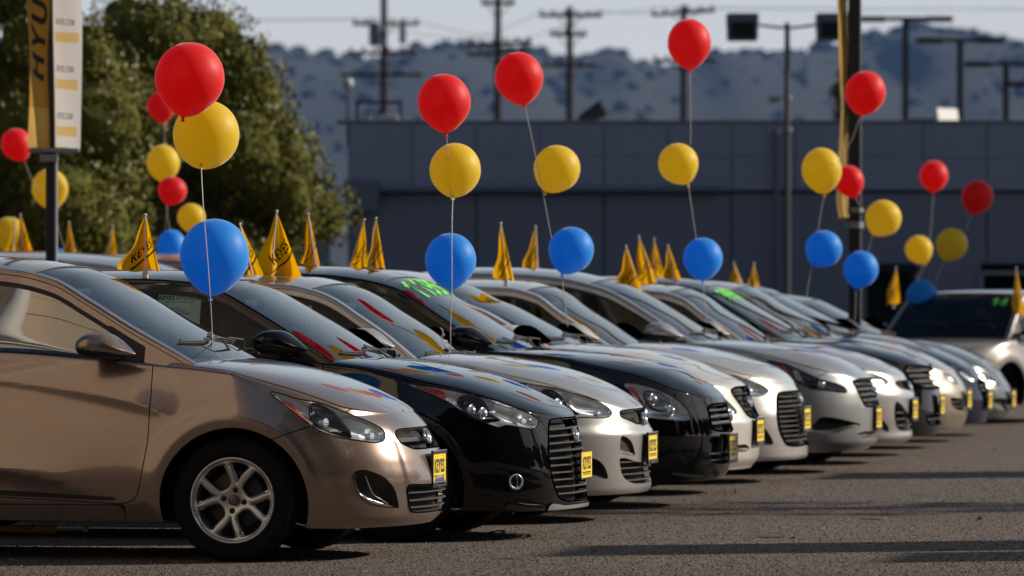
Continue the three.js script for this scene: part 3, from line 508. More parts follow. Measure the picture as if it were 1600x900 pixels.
const SLANT = 0.22;                                     // outlines on the nose are drawn in (x - 0.22 |z|, y), so that they run round its corners
function buildCar(P, name, label, category = 'car', group = 'new cars parked in a row with balloons') {
  const S = carSurface(P), car = thing(name, label, category, [P.at[0], 0, P.at[1]], P.turn ?? 0, group), step = P.step ?? 0.02;
  const on = (f) => (x, y, z) => f(x - SLANT * Math.abs(z), y);
  // the lower body as one sheet
  let body = new Sheet(); const cols = S.columns(step), NV = Math.round(0.72 / step), NH = Math.round(0.5 / step), rows = [];
  for (let i = 0; i <= NV; i++) rows.push(i / NV);
  for (let i = 1; i <= NH; i++) rows.push(1 + Math.pow(i / NH, 1.35));
  const R = rows.length; cols.forEach((c) => rows.forEach((v) => body.add(S.at(c, v), [0, 0, 0], v)));
  for (let i = 0; i + 1 < cols.length; i++) for (let j = 0; j + 1 < R; j++) { const a = i * R + j, b = a + R; body.idx.push(a, b, b + 1, a, b + 1, a + 1); }
  body.normals().weld().flatMiddle();
  // the inside skin that keeps light out, then the openings
  const skin = body.moved(() => 0.035), rear = P.deck ?? -P.length + 0.02;
  const cowl = (z) => P.cowl - 0.11 * (z / 0.7) ** 2;
  const open = (x, y, z, q) => q > 1.02 && x < cowl(z) && x > rear ? -1 : 1;
  const arch = (x, y, z) => Math.min(Math.hypot(x - P.wheel, y - 0.287), Math.hypot(x - P.wheel + P.base, y - 0.287)) - (P.arch ?? 0.362) + (z < 0.35 ? 1 : 0);
  let lips = new Sheet();
  [, body] = body.cut((x, y, z, q) => Math.max(1.012 - q, x - cowl(z), rear - x)); lips.join(body.lip(0.02));
  [, body] = body.cut(arch); lips.join(body.lip(0.03));
  let [, inner] = skin.cut((x, y, z, q) => Math.max(1.0 - q, x - cowl(z), rear - x)); [, inner] = inner.cut((x, y, z) => arch(x, y, z) - 0.005); [, inner] = inner.cut((x, y, z, q) => Math.max(1.01 - q, -0.45 - x));
  const dark = new Sheet(), extra = [];
  for (const f of P.features ?? []) {
    const o = outline(f.middle && f.space !== 'hood' ? f.pts.map(([a, y]) => [a > S.nose(clamp(y, 0.1, P.lead)) - 0.03 ? 0.12 : a, y]) : f.pts, f.soft ?? 2), fld = f.space === 'hood' ? (x, y, z) => o(x, Math.abs(z)) + (y < 0.7 ? 1 : 0) : on(o); let hole;
    [hole, body] = body.cut((x, y, z, q) => (f.space === 'hood' ? q < 1.05 : q > (f.topmost ?? 1.9)) || (x < -1.2 && !f.side) ? 1 : fld(x, y, z));
    if (!hole.q.length) continue;
    [, inner] = inner.cut((x, y, z, q) => (f.space === 'hood' ? q < 1.05 : q > 1.9) || (x < -1.2 && !f.side) ? 1 : fld(x, y, z) - 0.01);
    lips.join(body.lip(f.lip ?? (f.kind === 'grille' ? (f.depth ?? 0.05) + 0.008 : 0.02)));
    extra.push({ f, hole, fld, o });
  }
  // panels and the shut lines between them: each panel is cut out with a margin, the margin left over becomes the groove
  const gap = P.gap ?? 0.0026, paint = P.paint; let hood, bumper, door, sill, strip;
  const free = (field, k = () => gap) => { let a; [a, body] = body.cut((x, y, z, q) => field(x, y, z, q) + k(z)); lips.join(a.lip(0.012)); [strip, body] = body.cut((x, y, z, q) => field(x, y, z, q) - k(z)); lips.join(body.lip(0.012)); if (strip.q.length) dark.join(strip.moved(() => 0.011)); return a; };
  hood = free((x, y, z, q) => (1.035 - q) * 0.4, (z) => 0.0002 + gap * smooth(Math.abs(z), 0.03, 0.12));
  const slope = P.bumperSplit ?? outline([[-1.0, 0.05], [-1.0, 0.53], [-0.86, 0.582], [-0.60, 0.666], [-0.42, 0.74], [-0.30, 0.90], [0.3, 0.95], [0.3, 0.05]], 0);
  bumper = free((x, y, z) => slope(x - SLANT * Math.abs(z), y));
  const doorOutline = outline(P.doorLine ?? [[-1.237, 0.99], [-1.237, 0.80], [-1.250, 0.58], [-1.282, 0.41], [-1.300, 0.335], [-1.320, 0.300], [-1.352, 0.279], [-1.40, 0.279], [-2.36, 0.325], [-2.36, 1.2], [-1.237, 1.2]], 0);
  door = free((x, y) => doorOutline(x, y));
  sill = free((x, y) => Math.max(x + 1.372, y - 0.272, -3.2 - x));
  part('hood', hood.both().geometry(), paint, car); part('front_bumper', bumper.both().geometry(), paint, car);
  for (const m of [0, 1]) { if (sill.q.length) part('sill', (m ? sill.mirror() : sill).geometry(), paint, car); if (door.q.length) part('front_door', (m ? door.mirror() : door).geometry(), paint, car); part('side_panel', (m ? body.mirror() : body).geometry(), paint, car); }
  part('panel_edges', lips.both().geometry(), P.edgePaint ?? paint, car);
  inner.join(dark); part('inner_shell', inner.both().geometry(), M.dark, car);
  // lamps, grilles, recesses
  for (const { f, hole, fld, o } of extra) {
    const inset = (x, y, z, k, max, off = 0.003) => Math.min(max, Math.max(0, -fld(x, y, z)) * k + off), sides = f.middle ? [hole.both()] : [hole, hole.mirror()];
    if (f.kind === 'lamp') {
      sides.forEach((h, m) => {
        const lamp = new THREE.Group(); lamp.name = f.name ?? 'headlight'; car.add(lamp);
        part('lamp_lens', h.geometry(), M.clear, lamp);
        let bowl = m ? hole.mirror() : hole, rest = bowl; rest.rim = hole.rim;
        const inside = [];
        for (const s of f.inside ?? []) { const so = on(outline(s.pts, s.soft ?? 2)); let a; [a, rest] = rest.cut(so); if (a.q.length) inside.push([s, a, so]); }
        const depth = (x, y, z) => inset(x, y, z, 1.1, f.depth ?? 0.05, 0.006);
        part('lamp_bowl', rest.moved(depth).fresh().geometry(), f.mat ?? M.reflector, lamp);
        for (const [s, a, so] of inside) {
          const d2 = (x, y, z) => depth(x, y, z) + (s.deep ?? 0) * Math.min(1, Math.max(0, -so(x, y, z)) / 0.012) - (s.proud ?? 0);
          part(s.name, a.moved(d2).fresh().geometry(), s.mat, lamp);
          if (s.trim) {                                 // a bright edge round this piece
            const l = a.moved((x, y, z) => depth(x, y, z) - 0.004); l.rim = a.rim; part('lamp_trim', rimTube(l, 0.0035), M.reflector, lamp);
          }
        }
        for (const b of f.bulbs ?? []) {                // turned reflectors and projector eyes
          const c = surfacePoint(hole, b.at); if (!c) continue; const sgn = m ? -1 : 1;
          const g = b.kind === 'eye' ? [new THREE.SphereGeometry(b.r, 24, 16), new THREE.TorusGeometry(b.r * 1.12, b.r * 0.16, 10, 32).rotateY(Math.PI / 2)] : [new THREE.CylinderGeometry(b.r, b.r * 0.6, b.r * 1.6, 20, 1, true).rotateZ(-Math.PI / 2)];
          part(b.kind === 'eye' ? 'projector' : 'bulb_holder', merge(g).rotateY(0.35 * -sgn).translate(c.p[0] - c.n[0] * 0.028, c.p[1] - c.n[1] * 0.028, sgn * (c.p[2] - c.n[2] * 0.028)), b.mat ?? M.reflector, lamp);
        }
        if (f.trim) part('lamp_trim', rimTube(hole, 0.003, m), M.frosted, lamp);
      });
    } else if (f.kind === 'grille') {
      const g = new THREE.Group(); g.name = f.name ?? 'grille'; car.add(g);
      part('grille_back', sides[0].moved(() => f.depth ?? 0.05).geometry(), M.dark, g);
      for (const s of f.slats ?? []) { const geo = slat(S, P, o, s, f); if (geo) part('slat', geo, s.mat ?? f.slatMat ?? M.satin, g); }
      if (f.trim) { part('grille_trim', merge([rimTube(hole, f.trim, 0), rimTube(hole, f.trim, 1)]), f.trimMat ?? M.chrome, g); }
    } else if (f.kind === 'recess') {
      sides.forEach((h, m) => {
        const part0 = m && !f.middle ? hole.mirror() : h;
        const mm = part(f.name ?? 'bumper_recess', part0.moved((x, y, z) => inset(x, y, z, f.steep ?? 1.6, f.depth ?? 0.04)).fresh().geometry(), f.mat ?? M.black, car);
        if (f.trim) part('recess_trim', rimTube(hole, f.trim, m), f.trimMat ?? M.chrome, mm);
        for (const t of f.blades ?? []) { const pts = t.pts.map((q) => { const c = surfacePoint(hole, q); return c && V(c.p[0] - c.n[0] * (q[2] ?? 0.01), c.p[1] - c.n[1] * (q[2] ?? 0.01), (m ? -1 : 1) * (c.p[2] - c.n[2] * (q[2] ?? 0.01))); }).filter(Boolean); if (pts.length > 1) part('recess_blade', tube(pts, t.r ?? 0.004, 30, 6), t.mat ?? M.chrome, mm); }
      });
    } else if (f.kind === 'trim') sides.forEach((h) => part(f.name, h.moved(() => -(f.proud ?? 0.002)).geometry(), f.mat, car));
  }
  // greenhouse
  const hx0 = -P.length + 0.12, hx1 = P.pillarFoot ?? -0.86, NX = Math.round((hx1 - hx0) / Math.max(0.022, step)), NS = 14, NT = 18; let cab = new Sheet(); const vs = [];
  for (let j = 0; j <= NS; j++) vs.push(j / NS); for (let j = 1; j <= NT; j++) vs.push(1 + Math.pow(j / NT, 1.5));
  for (let i = 0; i <= NX; i++) { const x = lerp(hx0, hx1, i / NX); for (const v of vs) cab.add(S.house(x, v), [0, 0, 0], v); }
  for (let i = 0; i < NX; i++) for (let j = 0; j + 1 < vs.length; j++) { const a = i * vs.length + j, b = a + vs.length; cab.idx.push(a, b, b + 1, a, b + 1, a + 1); }
  cab.normals().flatMiddle();
  const dark2 = new Sheet(), pw = P.pillar ?? 0.05, screen = (x, y, z, q) => Math.max(P.header - 0.05 * (z / 0.6) ** 2 - x, 1 - q, Math.abs(z) - (S.edgeZ(S.edge(x)) - pw));
  const back = P.backGlass ?? -P.length + 0.75, backScreen = (x, y, z, q) => Math.max(x - back, 1 - q, Math.abs(z) - (S.edgeZ(S.edge(x)) - 0.07), (P.backEnd ?? -P.length + 0.2) - x);
  const win = (x, y, z, q) => Math.max(S.top(x) + 0.030 - y, y - (S.edge(x) - (P.frame ?? 0.075)), q - 0.98, x - (P.winFront ?? -1.30), (P.winRear ?? -P.length + 0.75) - x);
  const post = (x) => Math.abs(x - (P.post ?? -2.28)) - 0.055;
  let ws, bs, sw, trim, roof; [ws, cab] = cab.cut(screen); const cabLip = cab.lip(0.012); [bs, cab] = cab.cut(backScreen);
  [sw, cab] = cab.cut((x, y, z, q) => Math.max(win(x, y, z, q), -post(x))); cabLip.join(cab.lip(0.012));
  [trim, cab] = cab.cut((x, y, z, q) => Math.min(win(x, y, z, q) - (P.seal ?? 0.022), q < 1 ? Math.max(y - S.top(x) - 0.03, x - (P.winFront ?? -1.3)) : 1, Math.max(x - P.sail, -x - 5, q - 0.97, (P.sail - 0.18) - x, y - S.edge(x) + 0.05, S.top(x) - 0.02 - y)));
  const fg = new Sheet(); { const fl = (x, y, z, q) => y - (S.edge(x) - (P.frame ?? 0.075) * 0.30) + (q > 1 ? 1 : 0); let lower, mid; [lower, cab] = cab.cut((x, y, z, q) => fl(x, y, z, q) + 0.0022); fg.join(lower.lip(0.008)); [mid, cab] = cab.cut((x, y, z, q) => fl(x, y, z, q) - 0.0022); if (mid.q.length) dark2.join(mid.moved(() => 0.008)); cab.join(lower); }
  [roof, cab] = cab.cut((x, y, z, q) => Math.max(1.05 - q, x - P.header));
  part('windshield', ws.both().geometry(), P.screen ?? M.glass, car); if (bs.q.length) part('rear_window', bs.both().geometry(), M.gloss, car);
  if (sw.q.length) { part('side_window', sw.geometry(), P.tint ?? M.tint, car); part('side_window', sw.mirror().geometry(), P.tint ?? M.tint, car); }
  part('roof', roof.both().geometry(), P.roofPaint ?? paint, car); part('window_trim', trim.both().geometry(), M.black, car);
  part('pillar', cab.join(fg).both().geometry(), paint, car); part('window_edge', cabLip.join(dark2).both().geometry(), M.black, car);
  { const bright = []; for (const sg of [-1, 1]) { const pts = []; for (let k = 0; k <= 12; k++) { const z = k / 12 * (S.edgeZ(S.edge(P.header)) - pw); const x = P.header - 0.05 * (z / 0.6) ** 2, h = S.house(x, 2 - z / S.edgeZ(S.edge(x))); pts.push(V(x, h[1] + 0.003, sg * z)); } bright.push(tube(pts, 0.0035, 24, 6)); } part('roof_seal', merge(bright), P.headerMat ?? M.satin, car); }
  // inside and underneath
  const under = [box(P.length - 0.85, 0.04, 1.36, -P.length / 2 - 0.155, 0.215, 0), box(0.4, 0.04, 0.9, -0.44, 0.20, 0), box(0.62, 0.36, 1.05, -0.62, 0.42, 0), box(0.42, 0.50, 1.30, P.cowl - 0.32, 0.52, 0), box(1.0, 0.55, 1.3, -P.length + 0.75, 0.5, 0)];
  for (const x of [P.wheel, P.wheel - P.base]) for (const s of [-1, 1]) { under.push(new THREE.CylinderGeometry(0.375, 0.375, 0.30, 32, 1, true, Math.PI / 2, Math.PI).rotateX(Math.PI / 2).translate(x, 0.287, s * 0.595), new THREE.CircleGeometry(0.385, 32, 0, Math.PI).rotateY(s > 0 ? 0 : Math.PI).translate(x, 0.287, s * 0.44)); }
  part('underbody', merge(under), M.dark, car);
  const seatAt = (x, z) => [rbox(0.48, 0.14, 0.50, 0.05, x + 0.22, 0.52, z), rbox(0.14, 0.60, 0.48, 0.06).rotateZ(0.25).translate(x - 0.08, 0.82, z), rbox(0.09, 0.17, 0.26, 0.04).rotateZ(0.2).translate(x - 0.17, 1.18, z)];
  const front = P.header - 0.28; part('seats', merge([...seatAt(front, 0.36), ...seatAt(front, -0.36), rbox(0.16, 0.60, 1.2, 0.06).rotateZ(0.3).translate(front - 0.95, 0.80, 0)]), M.cloth, car);
  part('dashboard', merge([rbox(0.50, 0.22, 1.30, 0.06, P.cowl - 0.42, 0.80, 0), new THREE.TorusGeometry(0.18, 0.014, 8, 32).rotateY(Math.PI / 2).rotateZ(0.4).translate(P.cowl - 0.75, 0.88, -0.36), rbox(0.06, 0.05, 0.24, 0.02, P.header + 0.02, S.edge(P.header) - 0.08, 0)]), M.black, car);
  // cowl and wipers
  const screenAt = (x, z) => { const q = 2 - Math.abs(z) / S.edgeZ(S.edge(x)); return S.house(x, Math.max(1, q))[1]; };
  const cowlBits = []; for (let k = 0; k < 14; k++) { const z = -0.62 + k * 1.24 / 13, x = cowl(z); cowlBits.push(box(0.16, 0.012, 0.1, x - 0.055, Math.min(S.hood(x) - 0.028, S.hood(x)), z)); }
  part('cowl_cover', merge(cowlBits), M.black, car);
  for (const [z0, z1] of [[-0.10, 0.50], [-0.62, -0.08]]) {
    const a = [], lift = 0.014, x0 = cowl((z0 + z1) / 2) - 0.10; for (let k = 0; k <= 8; k++) { const z = lerp(z0, z1, k / 8), x = x0 - 0.055 * ((z - (z0 + z1) / 2) / 0.3) ** 2 * 0.8; a.push(V(x, screenAt(x, z) + lift, z)); }
    const arm = [V(cowl(z0) - 0.03, S.hood(cowl(z0)) - 0.006, z0 - 0.02), V(x0 + 0.045, screenAt(x0, z0 + 0.1) + lift + 0.012, z0 + 0.14), V(a[4].x, a[4].y + 0.010, a[4].z)];
    part('wiper', merge([tube(a, 0.005, 24, 6), tube(a.map((p) => V(p.x - 0.003, p.y - 0.009, p.z)), 0.003, 24, 5), rod(arm[0], arm[1], 0.007, 0.005), rod(arm[1], arm[2], 0.005, 0.004), new THREE.CylinderGeometry(0.014, 0.016, 0.02, 14).translate(arm[0].x, arm[0].y, arm[0].z)]), M.black, car);
  }
  // mirrors
  for (const s of [1, -1]) {
    const m = new THREE.Group(); m.name = 'wing_mirror'; const [mx, my, mz] = P.mirror ?? [-1.48, 1.045, 0.925]; m.position.set(mx, my, s * mz); if (s < 0) m.scale.z = -1; car.add(m);
    const flip = (g) => { if (s > 0) return g; const q = g.clone(), i = q.index.array.slice(); for (let t = 0; t < i.length; t += 3) [i[t + 1], i[t + 2]] = [i[t + 2], i[t + 1]]; q.setIndex([...i]); return q; };
    part('mirror_housing', flip(MIRROR_TOP), P.mirrorPaint ?? paint, m); part('mirror_base', flip(MIRROR_BASE), M.black, m); part('mirror_glass', flip(MIRROR_BACK), M.black, m);
    part('mirror_arm', rbox(0.09, 0.05, 0.14, 0.02, 0.03, -0.045, -0.12), M.black, m);
  }
  for (const [a, y, r] of P.fogLamps ?? []) { const c = surfacePoint(bumper, [a, y]); if (c) for (const s of [1, -1]) { const g = new THREE.Group(); g.name = 'fog_lamp'; g.position.set(c.p[0], c.p[1], s * c.p[2]); g.quaternion.setFromUnitVectors(V(0, 0, 1), V(c.n[0], c.n[1] * 0.3, s * c.n[2]).normalize()); car.add(g);
    part('fog_lamp_bezel', new THREE.TorusGeometry(r, r * 0.13, 10, 40), M.reflector, g); part('fog_lamp_bowl', new THREE.SphereGeometry(r * 0.97, 28, 12, 0, Math.PI * 2, Math.PI / 2, Math.PI / 2).rotateX(Math.PI / 2).scale(1, 1, 0.25).translate(0, 0, 0.004), M.reflector, g); part('fog_lamp_lens', new THREE.SphereGeometry(r * 1.0, 28, 12, 0, Math.PI * 2, 0, Math.PI / 2).rotateX(Math.PI / 2).scale(1, 1, 0.28).translate(0, 0, 0.003), M.clear, g); part('fog_lamp_ridge', merge([tube([[0, -r * 0.9, 0.006], [r * 0.1, 0, r * 0.26], [0, r * 0.9, 0.006]], r * 0.05, 16, 6)]), M.reflector, g); } }
  // wheels, plate, emblem
  for (const x of [P.wheel, P.wheel - P.base]) for (const s of [1, -1]) if (!(P.step > 0.024 && s < 0)) addWheel(car, x, s * (P.track ?? 0.745), s, P.step > 0.016);
  if (P.plate) addPlate(car, P.plate[0] - 0.008, P.plate[1], P.plate[2] ?? 0, P.plate[3] ?? true);
  if (P.emblem) { const [x, y, t, k, mat] = P.emblem; part('emblem', emblemShape.clone().scale(k ?? 1, k ?? 1, k ?? 1).rotateX(-(t ?? 0)).rotateY(Math.PI / 2).translate(x, y, 0), M.chrome, car); }
  car.userData.surface = undefined; car.surf = S; car.screenAt = screenAt;
  return car;
}
function surfacePoint(sheet, [a, y]) {
  let best, d = 1e9;
  for (let i = 0; i < sheet.q.length; i++) { const [x, yy, z] = [sheet.p[i * 3], sheet.p[i * 3 + 1], sheet.p[i * 3 + 2]], e = (x - SLANT * Math.abs(z) - a) ** 2 + (yy - y) ** 2; if (e < d) { d = e; best = i; } }
  return best === undefined ? null : { p: sheet.p.slice(best * 3, best * 3 + 3), n: sheet.n.slice(best * 3, best * 3 + 3) };
}
function rimTube(sheet, r, mirrored = 0) {              // a thin bead along the cut edge of a sheet
  const use = new Map();
  for (let t = 0; t < sheet.idx.length; t += 3) for (let k = 0; k < 3; k++) { const a = sheet.idx[t + k], b = sheet.idx[t + (k + 1) % 3]; if (sheet.rim.has(a) && sheet.rim.has(b)) { const key = Math.min(a, b) + ',' + Math.max(a, b); use.set(key, use.has(key) ? null : [a, b]); } }
  const o = new Sheet(), next = new Map(); for (const e of use.values()) if (e) next.set(e[0], e[1]);
  const P = (i) => V(sheet.p[i * 3], sheet.p[i * 3 + 1], sheet.p[i * 3 + 2]), Nn = (i) => V(sheet.n[i * 3], sheet.n[i * 3 + 1], sheet.n[i * 3 + 2]);
  const ring = new Map(), prev = new Map(); for (const [a, b] of next) prev.set(b, a);
  const circle = (i) => {
    if (ring.has(i)) return ring.get(i);
    const a = P(prev.get(i) ?? i), b = P(next.get(i) ?? i), t = b.sub(a).normalize(), n = Nn(i).normalize(), s = V().crossVectors(t, n).normalize(), c = P(i), k0 = o.q.length;
    for (let k = 0; k < 6; k++) { const w = k / 6 * Math.PI * 2, d = n.clone().multiplyScalar(Math.cos(w)).addScaledVector(s, Math.sin(w)); o.add([c.x + d.x * r, c.y + d.y * r, c.z + d.z * r], [d.x, d.y, d.z], 0); }
    ring.set(i, k0); return k0;
  };
  for (const [a, b] of next) { const A = circle(a), B = circle(b); for (let k = 0; k < 6; k++) { const l = (k + 1) % 6; o.idx.push(A + k, B + k, B + l, A + k, B + l, A + l); } }
  return (mirrored ? o.mirror() : o).geometry();
}
function slat(S, P, o, s, f) {                          // a blade across an opening, following the nose in plan
  const pts = [], y0 = s.y; let run = [];
  for (let k = 0; k <= 80; k++) {
    const psi = Math.PI / 2 * (0.25 + 0.75 * k / 80), c = { psi }; let lo = 0, hi = 1; for (let t = 0; t < 24; t++) { const m = (lo + hi) / 2; S.at(c, m)[1] < y0 ? (lo = m) : (hi = m); }
    const p = S.at(c, lo), yy = y0 + (s.droop ?? 0) * (p[2] / 0.4) ** 2; if (o(p[0] - SLANT * p[2], yy) < 0.001) run.push(V(p[0], yy, p[2]));
  }
  if (run.length < 3) return null;
  const full = f.middle ? [...run, ...run.slice(0, -1).reverse().map((p) => V(p.x, p.y, -p.z))] : run, h = s.h ?? 0.012, dep = s.d ?? 0.03, back = s.back ?? 0.008, g = new Sheet();
  const prof = [[0, -h * 0.35], [0, h * 0.35], [-0.004, h / 2], [-dep, h * 0.3], [-dep, -h * 0.3], [-0.004, -h / 2]];
  const make = (list) => { const b = g.q.length; list.forEach((p) => { const dir = V(1, 0, p.z * 0.5).normalize(); for (const [u, v] of prof) g.add([p.x + dir.x * (u - back), p.y + v, p.z + dir.z * (u - back)], [0, 0, 0], 0); }); const n = prof.length; for (let i = 0; i + 1 < list.length; i++) for (let k = 0; k < n; k++) { const l = (k + 1) % n, A = b + i * n, B = A + n; g.idx.push(A + k, A + l, B + l, A + k, B + l, B + k); } };
  make(full); if (!f.middle) make(run.map((p) => V(p.x, p.y, -p.z)).reverse());
  const geo = g.normals().unit().geometry().toNonIndexed(); geo.computeVertexNormals(); return geo;
}
const carPaint = (name, c, metal, rough) => phys({ name, color: lin(...c), metalness: metal, roughness: rough, specularIntensity: 0.25, clearcoat: 1, clearcoatRoughness: 0.045 });
// ---------------------------------------------------------------- the cars
const font = await new FontLoader().loadAsync('fonts/droid/droid_sans_bold.typeface.json');
const bronze = carPaint('bronze_paint', [0.285, 0.216, 0.178], 0.70, 0.26), blackPaint = phys({ name: 'black_paint', color: lin(0.003, 0.003, 0.0035), roughness: 0.03 }), silver = carPaint('silver_paint', [0.43, 0.42, 0.41], 0.6, 0.34);
const pearl = carPaint('pearl_white_paint', [0.58, 0.56, 0.53], 0.3, 0.38), paleSilver = carPaint('pale_silver_paint', [0.49, 0.48, 0.46], 0.5, 0.36), greySilver = carPaint('grey_silver_paint', [0.36, 0.365, 0.37], 0.6, 0.34);
const tan = carPaint('tan_paint', [0.36, 0.30, 0.24], 0.55, 0.36), navy = phys({ name: 'navy_paint', color: lin(0.005, 0.006, 0.022), roughness: 0.03 }), midGrey = carPaint('mid_grey_paint', [0.085, 0.085, 0.09], 0.5, 0.34), charcoal = phys({ name: 'charcoal_paint', color: lin(0.006, 0.006, 0.007), roughness: 0.03 });
const O = OUTLINE, slats = (list, o = {}) => list.map((y) => ({ y, ...o }));
const GROUP = 'new cars parked side by side with their noses in a row';
const row = {};
row[1] = buildCar({ ...PROFILE[1], step: 0.0125, paint: bronze, tint: M.mirrorTint,
  doorLine: undefined, winFront: -1.42, frame: 0.085, seal: 0.024, steps: [{ line: curve([[0.15, -0.13], [0.25, -0.14], [0.385, -0.16], [0.54, -0.205], [0.70, -0.27]]), amount: 0.011, width: 0.014, low: 0.24, high: 0.62 }],
  creases: [{ line: curve([[-4, 0.99], [-1.997, 0.878], [-1.606, 0.827], [-1.394, 0.784], [-1.237, 0.741], [-1.0, 0.66]]), amp: 0.016, from: -4.2, to: -1.06, fade: 0.30, above: 0.13, below: 0.10 },
    { line: curve([[-4, 0.52], [-1.997, 0.439], [-1.764, 0.400], [-1.555, 0.333], [-1.3, 0.25]]), amp: 0.020, from: -4.2, to: -1.46, fade: 0.35, above: 0.12, below: 0.075 }],
  features: [
    { kind: 'lamp', pts: O[1].lamp, depth: 0.05, trim: true, inside: [{ name: 'amber_marker', pts: O[1].marker, mat: M.amber, proud: 0.004 }, { name: 'lamp_eye', pts: O[1].eye, mat: M.gloss, deep: 0.035, trim: true }, { name: 'turn_reflector', pts: O[1].tip, mat: M.frosted, deep: 0.008 }], bulbs: [{ kind: 'holder', at: [-0.56, 0.685], r: 0.024 }, { kind: 'holder', at: [-0.325, 0.615], r: 0.022 }] },
    { kind: 'grille', name: 'upper_grille', middle: true, pts: O[1].grille, trim: 0.004, depth: 0.06, slats: [{ y: 0.580, h: 0.022, d: 0.03, back: 0.012, mat: M.chrome }] },
    { kind: 'grille', name: 'lower_grille', middle: true, pts: O[1].lower, trim: 0.0045, depth: 0.06, slats: slats([0.325, 0.288, 0.253], { h: 0.0075, d: 0.035 }) },
    { kind: 'recess', name: 'fog_recess', pts: O[1].fog, depth: 0.045, mat: M.black, trim: 0.0032, blades: [{ pts: O[1].blade.map(([a, y]) => [a, y, 0.022]), r: 0.005 }] },
    { kind: 'trim', name: 'door_bottom_seal', side: true, soft: 0, pts: [[-2.62, 0.330], [-2.62, 0.365], [-1.62, 0.312], [-1.56, 0.300], [-1.62, 0.292]], mat: M.black, proud: -0.004 },
  ], plate: [0.012, 0.435, 0], emblem: [-0.055, 0.593, 0.35, 1.15] },
  'bronze_hatchback', 'bronze hatchback nearest to the camera, with a silver spoked wheel', 'car', GROUP);
row[2] = buildCar({ ...PROFILE[2], step: 0.0145, paint: blackPaint, tint: M.paleTint,
  features: [
    { kind: 'lamp', pts: O[2].lamp, depth: 0.05, trim: true, inside: [{ name: 'amber_marker', pts: O[2].marker, mat: M.amber, proud: 0.004 }, { name: 'lamp_eye', pts: O[2].eye, mat: M.gloss, deep: 0.035, trim: true }, { name: 'turn_reflector', pts: O[2].tip, mat: M.frosted, deep: 0.008 }], bulbs: [{ kind: 'eye', at: [-0.62, 0.70], r: 0.026 }, { kind: 'eye', at: [-0.555, 0.69], r: 0.026 }, { kind: 'holder', at: [-0.33, 0.64], r: 0.02 }] },
    { kind: 'grille', name: 'front_grille', middle: true, pts: O[2].grille, trim: 0.0055, depth: 0.07, trimMat: M.chrome, slats: slats([0.584, 0.548, 0.51, 0.47, 0.432, 0.394, 0.356, 0.318, 0.280, 0.243], { h: 0.009, d: 0.04 }) },
    { kind: 'trim', name: 'front_lip', middle: true, soft: 0, pts: O[2].lip, mat: silver, proud: 0.012 },
    { kind: 'trim', name: 'corner_lip', soft: 1, pts: O[2].lipside, mat: M.gloss, proud: 0.010 },
    { kind: 'recess', name: 'hood_vent', space: 'hood', pts: [[-0.90, 0.33], [-0.62, 0.385], [-0.56, 0.37], [-0.60, 0.345], [-0.88, 0.285]], depth: 0.02, steep: 2, lip: 0.012 },
    { kind: 'recess', name: 'bumper_slot', pts: O[2].fogvent, depth: 0.02 },
  ], fogLamps: [[-0.385, 0.316, 0.038]], plate: [0.02, 0.385, 0, false], emblem: [-0.045, 0.548, 0.25, 1.1] },
  'black_hatchback', 'black hatchback with a tall slatted grille beside the bronze hatchback', 'car', GROUP);
row[3] = buildCar({ ...PROFILE[3], step: 0.0155, paint: silver,
  features: [
    { kind: 'lamp', pts: O[3].lamp, depth: 0.05, trim: true, inside: [{ name: 'amber_marker', pts: O[3].marker, mat: M.amber, proud: 0.004 }, { name: 'lamp_eye', pts: O[3].eye, mat: M.gloss, deep: 0.035, trim: true }, { name: 'turn_reflector', pts: O[3].tip, mat: M.frosted, deep: 0.008 }], bulbs: [{ kind: 'eye', at: [-0.545, 0.69], r: 0.03 }, { kind: 'holder', at: [-0.31, 0.635], r: 0.02 }] },
    { kind: 'grille', name: 'upper_grille', middle: true, pts: O[3].grille, trim: 0.004, depth: 0.05, slats: [] },
    { kind: 'recess', name: 'hood_vent', space: 'hood', pts: [[-0.90, 0.33], [-0.62, 0.385], [-0.56, 0.37], [-0.60, 0.345], [-0.88, 0.285]], depth: 0.02, steep: 2, lip: 0.012 },
    { kind: 'recess', name: 'grille_pod', pts: O[3].pod, depth: 0.02, mat: M.black },
    { kind: 'grille', name: 'lower_grille', middle: true, pts: O[3].lower, depth: 0.06, slats: slats([0.345, 0.310, 0.275, 0.24], { h: 0.009, d: 0.035 }) },
    { kind: 'recess', name: 'side_intake', pts: O[3].intake, depth: 0.05, mat: M.black },
  ], plate: [0.025, 0.42, 0], emblem: [-0.028, 0.585, 0.3, 1.1] },
  'silver_hatchback', 'silver hatchback between the black hatchback and a black sedan', 'car', GROUP);
row[4] = buildCar({ ...PROFILE[4], step: 0.018, paint: blackPaint,
  features: [
    { kind: 'lamp', pts: O[4].lamp, depth: 0.05, trim: true, inside: [{ name: 'amber_marker', pts: O[4].marker, mat: M.amber, proud: 0.004 }, { name: 'lamp_eye', pts: O[4].eye, mat: M.reflector, deep: 0.02, trim: true }], bulbs: [{ kind: 'eye', at: [-0.50, 0.67], r: 0.03 }, { kind: 'eye', at: [-0.38, 0.60], r: 0.03 }] },
    { kind: 'grille', name: 'front_grille', middle: true, pts: O[4].grille, trim: 0.008, depth: 0.06, slatMat: M.chrome, slats: slats([0.595, 0.555, 0.515], { h: 0.018, d: 0.03 }) },
    { kind: 'grille', name: 'lower_grille', middle: true, pts: O[4].lower, depth: 0.06, slats: slats([0.33, 0.29], { h: 0.012, d: 0.03 }) },
    { kind: 'trim', name: 'chin_strip', pts: O[4].lip, mat: M.satin, proud: 0.004 },
  ], plate: [0.03, 0.36, 0], emblem: [0.012, 0.555, 0.1, 1.0] },
  'black_sedan', 'black sedan with green price figures on its windshield', 'car', GROUP);
